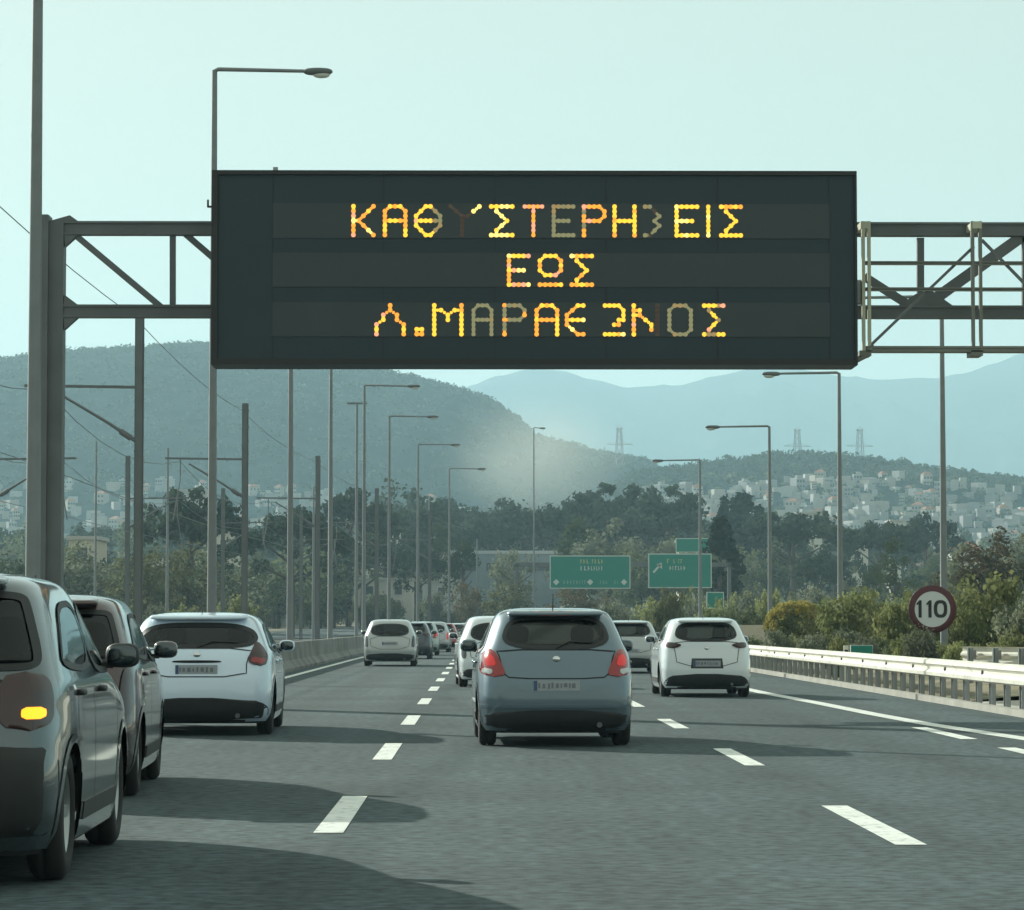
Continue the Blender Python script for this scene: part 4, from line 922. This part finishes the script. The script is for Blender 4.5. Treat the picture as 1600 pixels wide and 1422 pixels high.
def panel(S, side, poly, off, m, nz=10, nx=14, rim=0.0):
    rows = rowsof(poly, nz, nx); mb = MB(); mb.grid([[surf(S, side, a, z, off) for a, z in r] for r in rows], m, True)
    if rim:
        loop = [r[0] for r in rows] + rows[-1][1:-1] + [r[-1] for r in rows[::-1]] + rows[0][1:-1][::-1]; n = len(loop)
        vo = [surf(S, side, a, z, off) for a, z in loop]; vi = [surf(S, side, a, z, off - rim) for a, z in loop]
        mb.add(vo + vi, [(i, (i + 1) % n, (i + 1) % n + n, i + n) for i in range(n)], m)
    return mb
def ring(S, side, poly, wd_, off, m, mb=None, closed=True):
    poly = densify(poly, .05, closed); inn = offset_poly(poly, wd_); n = len(poly); mb = mb or MB()
    vs = [surf(S, side, a, z, off) for a, z in poly] + [surf(S, side, a, z, off) for a, z in inn]
    mb.add(vs, [(i, (i + 1) % n, (i + 1) % n + n, i + n) for i in range(n if closed else n - 1)], m, True); return mb
def bbox(p): return (min(a for a, _ in p), max(a for a, _ in p), min(b for _, b in p), max(b for _, b in p))
def wheel_meshes(r, wdt):
    t = MB(); t.lathe([(-wdt / 2 + .02, r * .62), (-wdt / 2, r * .70), (-wdt / 2 + .005, r * .9), (-wdt / 2 + .03, r * .985), (-wdt * .2, r), (-.008, r), (-.006, r - .012), (.006, r - .012), (.008, r), (wdt * .2, r), (wdt / 2 - .03, r * .985), (wdt / 2 - .005, r * .9), (wdt / 2, r * .70), (wdt / 2 - .02, r * .62)], (0, 0, 0), 'x', M_RUBBER, 36)
    rim = MB()
    for sgx in (1, -1):
        rim.lathe([(sgx * (wdt / 2 - .02), r * .63), (sgx * (wdt / 2 - .03), r * .56), (sgx * (wdt / 2 - .09), r * .54)], (0, 0, 0), 'x', M_RIM, 30)
        rim.lathe([(sgx * (wdt / 2 - .035), 0), (sgx * (wdt / 2 - .035), r * .14), (sgx * (wdt / 2 - .06), r * .17)], (0, 0, 0), 'x', M_RIM, 16)
        for k in range(5):
            a = k * 1.2566; rim.beam((sgx * (wdt / 2 - .055), math.cos(a) * r * .1, math.sin(a) * r * .1), (sgx * (wdt / 2 - .045), math.cos(a) * r * .58, math.sin(a) * r * .58), .03, r * .17, M_RIM, up=(0, -math.sin(a), math.cos(a)))
    rim.lathe([(-.03, .02), (-.03, r * .5), (.03, r * .5), (.03, .02)], (0, 0, 0), 'x', M_DKSTEEL, 20)
    return t.mesh('tyre'), rim.mesh('rim')
def mirror_x(p): return [(-a, b) for a, b in p]
def make_car(name, label, cat, S, paint, c, group=None):
    W, H, L = S.W, S.H, S.L; root = thing(name, label, cat, (0, 0, 0), 0, group); k = L / 3.9; wr = c.get('wr', .31)
    ya, yb = c.get('rear_axle', .68 * k), L - .80 * k; holes = []
    rw = chaikin(c['rear_window'], 3); ws = chaikin([(-W * .40, H * .70), (W * .40, H * .70), (W * .33, H * .92), (-W * .33, H * .92)], 2)
    zb, zt_ = H * c.get('belt', .665), H * .905
    yr0 = c.get('dlo_rear', .50) * k; y1 = c.get('bpillar', 1.62) * k
    sw1 = [(yr0, zb + .03), (y1 - .03, zb), (y1 - .03, zt_), (yr0 + .38, zt_ - .015), (yr0 + .12, zb + .16)]
    sw2 = [(y1 + .03, zb), (L - 1.30 * k, zb - .02), (L - 1.42 * k, zb + .07), (L - 1.86 * k, zt_ - .02), (y1 + .03, zt_)]
    sw1, sw2 = chaikin(sw1, 2), chaikin(sw2, 2)
    for sd_, p in [('r', rw), ('f', ws), ('s', sw1), ('s', sw2)]:
        q = offset_poly(p, .012); holes.append((sd_, q, bbox(q)))
    for yc in (ya, yb):
        q = [(yc + (wr + .055) * math.cos(t), wr + (wr + .055) * math.sin(t)) for t in [i * math.pi / 14 for i in range(28)]]; holes.append(('s', q, bbox(q)))
    body = S.shell(holes, paint); bo = part('body', body, root)
    liner = S.shell(holes, M_INT, .03, 24, 44)
    liner.box((0, L / 2, .36), (W * .62, L * .9, .36), M_BLACK); liner.box((0, L / 2 , .53), (W * .9, L * .4, .04), M_INT)
    ic = part('interior', liner, root)
    # seats
    sm = MB()
    for x in (-W * .215, W * .215):
        sm.sq((x, 1.78 * k, .80), (.24, .09, .33), 3, M_INT, 14, 8, Matrix.Rotation(-.2, 3, 'X')); sm.sq((x, 1.98 * k, .55), (.25, .26, .1), 3, M_INT)
    part('front_seat', sm, root)
    for x in (-W * .215, W * .215):
        hm = MB(); hm.sq((x, 1.70 * k, 1.20 + (H - 1.5) * .5), (.135, .055, .115), 2.8, M_INT); part('headrest', hm, root)
    sm = MB(); sm.sq((0, .88 * k, .74), (W * .36, .1, .28), 3.5, M_INT, 18, 8, Matrix.Rotation(-.2, 3, 'X')); part('rear_seat', sm, root)
    for x in (-W * .2, W * .2):
        hm = MB(); hm.sq((x, .84 * k, 1.04 + (H - 1.5) * .4), (.12, .05, .075), 2.8, M_INT); part('headrest', hm, root)
    gd = c.get('glass', M_GLASS)
    def window(nm, side, p, g_, nz=10, nx=16, fw=.05):
        o = part(nm, panel(S, side, p, .004, g_, nz, nx), root); part('window_seal', ring(S, side, offset_poly(p, -.006), fw, .008, M_BLACK), o); return o
    window('rear_window', 'r', rw, gd, 12, 20, c.get('frit', .045)); window('windscreen', 'f', ws, c.get('front_glass', M_GLASSW), 10, 16)
    for sd_ in ('L', 'R'):
        window('side_window', sd_, sw1, gd, 8, 10, .035); window('side_window', sd_, sw2, c.get('side_glass', M_GLASS), 8, 10, .035)
    # wheels
    tm, rm = wheel_meshes(wr, c.get('tw', .195))
    for x in (-1, 1):
        for yc in (ya, yb):
            wh = link('wheel', None, root, (x * (W / 2 - .125), yc, wr)); link('tyre', tm, wh); link('rim', rm, wh)
            q = [(yc + (wr + .075) * math.cos(t), wr + (wr + .075) * math.sin(t)) for t in [math.pi * (-.12 + 1.24 * i / 20) for i in range(21)]]
            part('wheel_arch', ring(S, 'R' if x > 0 else 'L', q, .05 , .006, c.get('arch', paint), None, False), root)
    # tail lights
    for sgn_ in (1, -1):
        p = chaikin(c['tail'], 2); p = p if sgn_ > 0 else mirror_x(p)
        lens = c.get('lens', M_LENS)
        if c.get('lit'): lens = M_LENSLIT
        tl = part('tail_light', panel(S, 'r', p, .016, lens, 16, 8, .03), root)
        for (qp, qm) in c.get('tail_sub', []):
            q = chaikin(qp, 1); q = q if sgn_ > 0 else mirror_x(q); part('lamp_segment', panel(S, 'r', q, .021, qm, 5, 5, .01), tl)
    # bumper lower part, plate, seams
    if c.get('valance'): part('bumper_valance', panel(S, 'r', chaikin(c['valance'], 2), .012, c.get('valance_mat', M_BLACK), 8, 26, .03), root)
    for q in c.get('extra_panels', []): part(q[0], panel(S, 'r', chaikin(q[1], q[4] if len(q) > 4 else 1), q[3], q[2], 5, 24, .02), root)
    if c.get('step'): part('bumper_edge', panel(S, 'r', [(-W * .475, c['step']), (W * .475, c['step']), (W * .47, c['step'] + .035), (-W * .47, c['step'] + .035)], .03, c.get('step_mat', paint), 3, 30, .05), root)
    if c.get('gate'): 
        gp_ = chaikin(c['gate'], 1); part('tailgate_seam', ring(S, 'r', gp_, .012, .006, M_TRIM), root)
    pz = c.get('plate_z', .66); px_ = c.get('plate_x', 0); ph, pw = .055, .25
    rp = [(px_ - pw - .05, pz - ph - .035), (px_ + pw + .05, pz - ph - .035), (px_ + pw + .03, pz + ph + .04), (px_ - pw - .03, pz + ph + .04)]
    part('plate_recess', panel(S, 'r', rp, .003, c.get('recess', paint), 3, 6), root)
    pl = MB(); yy = S.rear(px_, pz) - .014; pl.box((px_, yy, pz), (pw * 2, .012, ph * 2), M_PLATE); po = part('number_plate', pl, root); pk = MB(); pr = random.Random(int(W * 1000)); xq = px_ - pw * .8
    pk.box((px_ - pw + .02, yy - .008, pz), (.036, .004, ph * 1.9), mat('plate_blue', (.05, .09, .2), .5))
    while xq < px_ + pw * .84:
        wq = pr.uniform(.012, .04); pk.box((xq + wq / 2, yy - .008, pz + pr.uniform(-.006, .006)), (wq, .004, ph * pr.uniform(.7, 1.15)), mat('plate_print', (.17, .19, .21), .6)); xq += wq + pr.uniform(.014, .03)
    part('plate_print', pk, po)
    if c.get('emblem'): e = MB(); e.sq((0, S.rear(0, c['emblem']) - .008, c['emblem']), (.045, .012, .035), 2, M_CHROME, 12, 6); part('emblem', e, root)
    if c.get('handle'): e = MB(); e.sq((0, S.rear(0, c['handle']) - .006, c['handle']), (.3, .014, .016), 3, c.get('handle_mat', M_CHROME), 14, 6); part('tailgate_handle', e, root)
    # spoiler, mirrors, handles, aerial, wiper, exhaust
    if c.get('spoiler'):
        zs = H * .955; e = MB(); e.sq((0, S.rear(0, zs) - .02, zs + .005), (W * c.get('spw', .335), .16, .026), 4.5, paint, 24, 8, Matrix.Rotation(.1, 3, 'X')); so = part('spoiler', e, root)
        e = MB(); e.box((0, S.rear(0, zs) - .165, zs - .012), (.32, .02, .02), M_LENS); part('high_brake_light', e, so)
    for sgn_ in (1, -1):
        ym = L - 1.42 * k; xm = S.side(ym, zb + .04); mo = MB(); mo.sq((sgn_ * (xm + .125), ym, zb + .075), (.10, .065, .072), 3, c.get('mirror', paint)); mo.box((sgn_ * (xm + .02), ym + .02, zb + .02), (.1, .05, .04), M_BLACK); mm = part('side_mirror', mo, root)
        gm = MB(); gm.sq((sgn_ * (xm + .125), ym - .058, zb + .075), (.083, .012, .057), 3, mat('mirror_glass', (.10, .12, .13), .08, 1.0)); part('mirror_glass', gm, mm)
        for yh in (.98 * k, 1.95 * k):
            dh = MB(); xh = S.side(yh, H * .6); dh.sq((sgn_ * (xh + .012), yh, H * .6), (.022, .1, .018), 3, c.get('mirror', paint), 10, 6); part('door_handle', dh, root)
        for yd in (.88 * k, y1, L - 1.15 * k):
            q = [(yd - .005, H * .2), (yd + .005, H * .2), (yd + .005, zb), (yd - .005, zb)]
            part('door_seam', panel(S, 'R' if sgn_ > 0 else 'L', q, .002, M_TRIM, 8, 1), root)
        q = [(ya + wr + .1, H * .175), (yb - wr - .1, H * .175), (yb - wr - .1, H * .235), (ya + wr + .1, H * .235)]
        part('sill_trim', panel(S, 'R' if sgn_ > 0 else 'L', q, .012, c.get('sill', M_BLACK), 2, 10, .02), root)
    if c.get('aerial', True): e = MB(); zz = H * .99; e.tube([(0, c.get('aer_y', 1.0), zz), (0, c.get('aer_y', 1.0) - .12, zz + .16)], [.008, .004], M_BLACK, 6); part('aerial', e, root)
    rb = bbox(rw); e = MB(); z1 = rb[2] + .03; e.tube([(0, S.rear(0, z1 - .02) - .02, z1 - .02), (rb[1] * .25, S.rear(rb[1] * .25, z1 + .05) - .018, z1 + .05), (rb[1] * .68, S.rear(rb[1] * .68, z1 + .04) - .018, z1 + .04)], .009, M_BLACK, 6); part('rear_wiper', e, root)
    e = MB(); e.tube([(W * .27, .02, .24), (W * .27, .35, .26)], .03, M_DKSTEEL, 10); part('exhaust_pipe', e, root)
    for yc in (ya,):
        e = MB(); e.tube([(-W * .4, yc, wr), (W * .4, yc, wr)], .05, M_BLACK, 8); part('axle', e, root)
    return root
def plate_marks(root, S, z, x0=-.2, x1=.2):
    pass
def paintm(name, col, metal=.0, rough=.32, coat=1.0): return mat(name, col, rough, metal, .5, coat, var=.05, vscale=.7)
P_GREY = paintm('grey_paint', (.135, .19, .235), .65, .40); P_BLUEW = paintm('pale_blue_white_paint', (.68, .81, .95)); P_WHITE = paintm('white_paint', (.78, .84, .88)); P_WHITE2 = paintm('silver_white_paint', (.46, .49, .50), .3)
P_BLACK = paintm('dark_silver_paint', (.105, .13, .142), .7, .22); P_RED = paintm('dark_maroon_paint', (.085, .055, .057), .65, .24); P_SILVER = paintm('silver_paint', (.42, .45, .47), .5, .35); P_DARK = paintm('dark_blue_paint', (.05, .06, .08), .4, .3); P_CYAN = paintm('pale_teal_paint', (.38, .47, .48), .4, .35); P_REDB = paintm('bright_red_paint', (.40, .04, .035))

# grey hatchback straight ahead
S1 = Shape(1.72, 1.515, 3.85)
C1 = dict(rear_window=[(-.62, 1.06), (.62, 1.06), (.515, 1.41), (0, 1.425), (-.515, 1.41)], tail=[(.545, .775), (.70, .755), (.835, .80), (.83, .98), (.76, 1.06), (.68, 1.06), (.60, .92)], tail_sub=[([(.645, .88), (.775, .88), (.76, 1.0), (.69, 1.0)], M_LENSLIT), ([(.70, .785), (.815, .80), (.80, .86), (.69, .85)], M_LENSW)],
          valance=[(-.79, .178), (.79, .178), (.82, .40), (-.82, .40)], gate=[(-.50, .735), (.50, .735), (.585, .80), (.62, .97), (.66, 1.06), (-.66, 1.06), (-.62, .97), (-.585, .80)], plate_z=.665, emblem=.95, step=.425, glass=M_GLASSC, front_glass=M_GLASSW, spoiler=True, spw=.31, mirror=P_GREY, aer_y=.95, extra_panels=[('plate_panel', [(-.42, .585), (.42, .585), (.47, .73), (-.47, .73)], P_GREY, .006)])
car1 = make_car('parked_car', '', 'car', S1, P_GREY, C1); car1.name = 'hatchback_car'
def put(o, X, Y, yaw, label, group='cars on the motorway'):
    o.location = (X + (curve(Y) if Y > 110 else 0), Y, gz(Y)); o.rotation_euler = (0, 0, yaw); o['label'] = label; o['group'] = group; return o
put(car1, .83, 33.3, R(1.3), 'grey hatchback with red tail lights straight ahead in the middle lane')

# pale blue hatchback with oval rear window
S2 = Shape(1.82, 1.48, 4.25, wf=[.955, .975, .99, 1.0, 1.0, .995, .985, .97, .93, .855, .775, .705, .585, .36, .02])
C2 = dict(rear_window=[(-.60, 1.045), (.60, 1.045), (.73, 1.15), (.66, 1.27), (.42, 1.345), (-.42, 1.345), (-.66, 1.27), (-.73, 1.15)], tail=[(.60, .905), (.66, .85), (.82, .825), (.845, .95), (.80, 1.04), (.70, 1.15), (.66, 1.05)], lens=M_LENSD, tail_sub=[([(.645, .88), (.80, .85), (.82, .93), (.65, .945)], M_LENS)],
          valance=[(-.82, .174), (.82, .174), (.87, .36), (.62, .455), (-.62, .455), (-.87, .36)], gate=[(-.60, .70), (.60, .70), (.60, .9), (.69, 1.05), (-.69, 1.05), (-.60, .9)], plate_z=.79, handle=.885, handle_mat=M_TRIM, spoiler=True, spw=.33, emblem=.965, wr=.325, glass=M_GLASSD, mirror=P_BLUEW, frit=.05)
car2 = make_car('hatchback_car', '', 'car', S2, P_BLUEW, C2); put(car2, -3.38, 36.7, R(1.2), 'pale blue hatchback with an oval rear window in the left lane')

# white hatchback in the right lane
S3 = Shape(1.70, 1.47, 3.95)
C3 = dict(rear_window=[(-.60, 1.03), (.60, 1.03), (.515, 1.36), (0, 1.375), (-.515, 1.36)], tail=[(.44, .965), (.56, .90), (.74, .905), (.76, 1.01), (.60, 1.01)], lens=M_LENSD, valance=[(-.78, .173), (.78, .173), (.78, .30), (.62, .43), (-.62, .43), (-.78, .30)], gate=[(-.55, .57), (.55, .57), (.60, .9), (.645, 1.03), (-.645, 1.03), (-.60, .9)], plate_z=.62, recess=M_SG2, spoiler=True, spw=.31, emblem=.9, glass=M_GLASS, mirror=P_WHITE)
car3 = make_car('hatchback_car', '', 'car', S3, P_WHITE, C3); put(car3, 4.17, 56.5, R(.3), 'white hatchback with black bumper base in the right lane by the guardrail')

# white people carrier further up the left lane
S4 = Shape(1.76, 1.53, 4.3, yr=YRS)
C4 = dict(rear_window=[(-.64, .98), (.64, .98), (.57, 1.38), (-.57, 1.38)], tail=[(.70, .62), (.82, .62), (.80, 1.0), (.74, 1.0)], lens=M_LENSD, valance=[(-.81, .18), (.81, .18), (.84, .42), (-.84, .42)], gate=[(-.6, .55), (.6, .55), (.67, .98), (-.67, .98)], plate_z=.74, glass=M_GLASSD, mirror=P_WHITE2, spoiler=False)
car4 = make_car('estate_car', '', 'car', S4, P_WHITE2, C4); put(car4, -2.93, 100, R(.4), 'silvery white estate car ahead in the left lane, leading the nearer cars')

# near black car with its indicator on
S5 = Shape(1.80, 1.60, 4.15, yr=YRS, wf=[.955, .975, .99, 1.0, 1.0, .995, .985, .965, .935, .885, .83, .775, .64, .38, .02])
C5 = dict(rear_window=[(-.77, 1.10), (-.6, 1.09), (.6, 1.09), (.77, 1.10), (.775, 1.17), (.71, 1.40), (.68, 1.47), (.55, 1.485), (-.55, 1.485), (-.68, 1.47), (-.71, 1.40), (-.775, 1.17)], tail=[(.58, .80), (.845, .78), (.84, 1.02), (.78, 1.085), (.60, 1.08)], lens=M_LENSD, tail_sub=[([(.705, .845), (.815, .845), (.815, .905), (.705, .905)], M_AMBER)], valance=[(-.83, .188), (.83, .188), (.872, .45), (.86, .775), (-.86, .775), (-.872, .45)], gate=[(-.58, .80), (.58, .80), (.70, 1.09), (-.70, 1.09)], plate_z=.90, glass=M_GLASSD, wr=.34, spoiler=True, spw=.34, mirror=M_BLACK, frit=.035, side_glass=M_GLASSD, handle=.98)  # valance panel raised to the tail lights; its upper black stands for body shade
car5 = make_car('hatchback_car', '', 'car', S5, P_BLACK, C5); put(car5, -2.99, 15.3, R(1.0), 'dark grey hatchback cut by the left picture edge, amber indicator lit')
for o in list(car5.children):                               # only the right hand indicator is on
    if o.name.startswith('tail_light') and o.children and min(v.co.x for v in o.data.vertices) < -.2:
        for q in o.children: q.data.materials[0] = M_LENSD

# maroon car between the black and the pale blue ones
S6 = Shape(1.72, 1.56, 4.05, yr=YRS, wf=[.955, .975, .99, 1.0, 1.0, .995, .985, .965, .925, .865, .80, .745, .62, .37, .02])
C6 = dict(C4, frit=.035, rear_window=[(-.72, 1.04), (-.5, 1.03), (.5, 1.03), (.72, 1.04), (.715, 1.12), (.65, 1.36), (.62, 1.42), (.5, 1.43), (-.5, 1.43), (-.62, 1.42), (-.65, 1.36), (-.715, 1.12)], glass=M_GLASSD, mirror=P_RED, spoiler=True, spw=.32)
car6 = make_car('hatchback_car', '', 'car', S6, P_RED, C6); put(car6, -3.44, 23.2, R(2.4), 'dark reddish brown hatchback with roof spoiler, half hidden behind the dark grey hatchback at left')
mi = MB(); mi.sq((.93, 2.55, 1.12), (.03, .04, .025), 2.5, M_AMBER, 10, 6); part('mirror_indicator', mi, car6)

def repaint(o, paint, lens=None):
    old = None
    for c in o.children:
        if c.name.split('.')[0] in ('body', 'wheel_arch', 'side_mirror', 'door_handle', 'spoiler', 'plate_recess', 'bumper_edge', 'plate_panel') and c.data and len(c.material_slots):
            if c.name.startswith('side_mirror') or c.name.startswith('door_handle') or True:
                c.material_slots[0].link = 'OBJECT'; c.material_slots[0].material = paint
        if lens and c.name.startswith('tail_light'): c.material_slots[0].link = 'OBJECT'; c.material_slots[0].material = lens
    return o
def clone(o, X, Y, yaw, paint, label, lens=None): c = copy_tree(o); repaint(c, paint, lens); return put(c, X, Y, yaw, label)
clone(car4, .42, 65.5, R(2.0), P_WHITE, 'white car mostly hidden left of the grey hatchback', None)
clone(car3, 4.15, 85, R(0), P_SILVER, 'silver car half hidden between the grey hatchback and white hatchback', None)
clone(car3, -2.75, 122, R(0), P_DARK, 'dark car just right of the distant silvery white estate car')
clone(car1, -2.75, 137, R(0), P_CYAN, 'pale teal car second in the distant left lane queue')
clone(car4, -2.7, 154, R(-1), P_SILVER, 'silver car with lit red brake lights in the distant left lane queue', M_LENSLIT)
clone(car3, -2.75, 170, R(-1), P_REDB, 'red car in the distant left lane queue')
clone(car2, -2.7, 187, R(-1.5), P_WHITE, 'white car near the end of the distant left lane queue', M_LENSLIT)
clone(car4, -2.75, 206, R(-2), P_DARK, 'dark car at the far end of the left lane queue', M_LENSLIT)
clone(car1, .8, 150, R(-1), P_WHITE, 'white car far ahead in the middle lane')
clone(car4, .8, 180, R(-1.5), P_DARK, 'dark car farthest ahead in the middle lane', M_LENSLIT)

# ------------------------------------------------------------------ distant mass of houses and ridge scrub
random.seed(77); dh = MB(); dh.raw = True
for i in range(760):
    if i < 620: px = random.uniform(1000, 1660); y = 1005 + 370 * random.random(); hl = hill_right
    else: px = random.uniform(-60, 930); y = 1290 + 170 * random.random(); hl = hill_left
    x = (px - 750) / F * y; q = random.uniform(2.5, 5); h = random.choice([2.4, 2.8, 4]); dh.box((x, y, hl.z(x, y) + h / 2 - .5), (q, random.uniform(4, 7), h + 1), M_FAR[i % 3], Matrix.Rotation(random.uniform(-.6, .6), 3, 'Z'))
tag(link('distant_houses', dh.mesh('distant_houses')), kind='stuff')
rsb = MB(); rsb.raw = True
for i in range(6000):
    if i % 5 == 0: hl, x = hill_right, random.uniform(55, 330)
    else: hl, x = hill_left, random.uniform(-340, 110)
    y = hl.dr - random.random() ** (1.0 if i % 4 else 2) * ((760 if hl is hill_left else 330) if i % 6 else 60); z = hl.z(x, y)
    leaf_clump(rsb, (x, y, z - .4), random.uniform(1.8, 4.2), 12, 1.15, LM['pine'], .8)
for i in range(1900):
    px = random.uniform(960, 1680); y = (1000 + 420 * random.random()) if i % 3 == 0 else 1370 + 135 * random.random(); x = (px - 750) / F * y
    leaf_clump(rsb, (x, y, hill_right.z(x, y) + .6), random.uniform(1.4, 3.0), 18, .8, LM['pine'] if i % 3 else LM['broad'], .8)
tag(link('hillside_scrub', rsb.mesh('hillside_scrub')), kind='stuff')

# ------------------------------------------------------------------ smoke
sm_ = MB(); sm_.sq((0, 0, 0), (1, 1, 1), 2, None, 24, 14); so_ = link('smoke', sm_.mesh('smoke')); d_ = 900
so_.location = ((840 - 750) / F * d_, d_, 1.31 + (978 - 715) / F * d_); so_.scale = (33, 28, 23); tag(so_, kind='stuff')
m = bpy.data.materials.new('smoke_plume'); m.use_nodes = True; n = m.node_tree; n.nodes.clear(); o = n.nodes.new('ShaderNodeOutputMaterial'); v = n.nodes.new('ShaderNodeVolumePrincipled')
tc = n.nodes.new('ShaderNodeTexCoord'); ln = n.nodes.new('ShaderNodeVectorMath'); ln.operation = 'LENGTH'; n.links.new(tc.outputs['Object'], ln.inputs[0])
mr = n.nodes.new('ShaderNodeMapRange'); mr.interpolation_type = 'SMOOTHSTEP'; mr.inputs[1].default_value = 0.0; mr.inputs[2].default_value = 1.0; mr.inputs[3].default_value = 0.032; mr.inputs[4].default_value = 0.0
n.links.new(ln.outputs['Value'], mr.inputs[0]); no = n.nodes.new('ShaderNodeTexNoise'); no.inputs['Scale'].default_value = 1.8; no.inputs['Detail'].default_value = 3; n.links.new(tc.outputs['Object'], no.inputs['Vector'])
mu = n.nodes.new('ShaderNodeMath'); mu.operation = 'MULTIPLY'; n.links.new(mr.outputs[0], mu.inputs[0]); n.links.new(no.outputs[0], mu.inputs[1]); n.links.new(mu.outputs[0], v.inputs['Density'])
v.inputs['Color'].default_value = (.96, .99, .94, 1); v.inputs['Anisotropy'].default_value = .2; n.links.new(v.outputs[0], o.inputs['Volume']); so_.data.materials.append(m)

# ------------------------------------------------------------------ haze
hz = MB(); hz.box((0, 3920, 284), (10000, 8240, 572))
ho = link('haze', hz.mesh('haze')); tag(ho, kind='stuff')
def volmat(name, col, dens, aniso=.2):
    m = bpy.data.materials.new(name); m.use_nodes = True; n = m.node_tree; n.nodes.clear(); o = n.nodes.new('ShaderNodeOutputMaterial'); v = n.nodes.new('ShaderNodeVolumePrincipled')
    v.inputs['Color'].default_value = (*col, 1); v.inputs['Density'].default_value = dens; v.inputs['Anisotropy'].default_value = aniso; n.links.new(v.outputs[0], o.inputs['Volume']); return m
ho.data.materials.append(volmat('haze_air', (.56, .85, 1.0), 2.2e-4)); ho.display_type = 'WIRE'
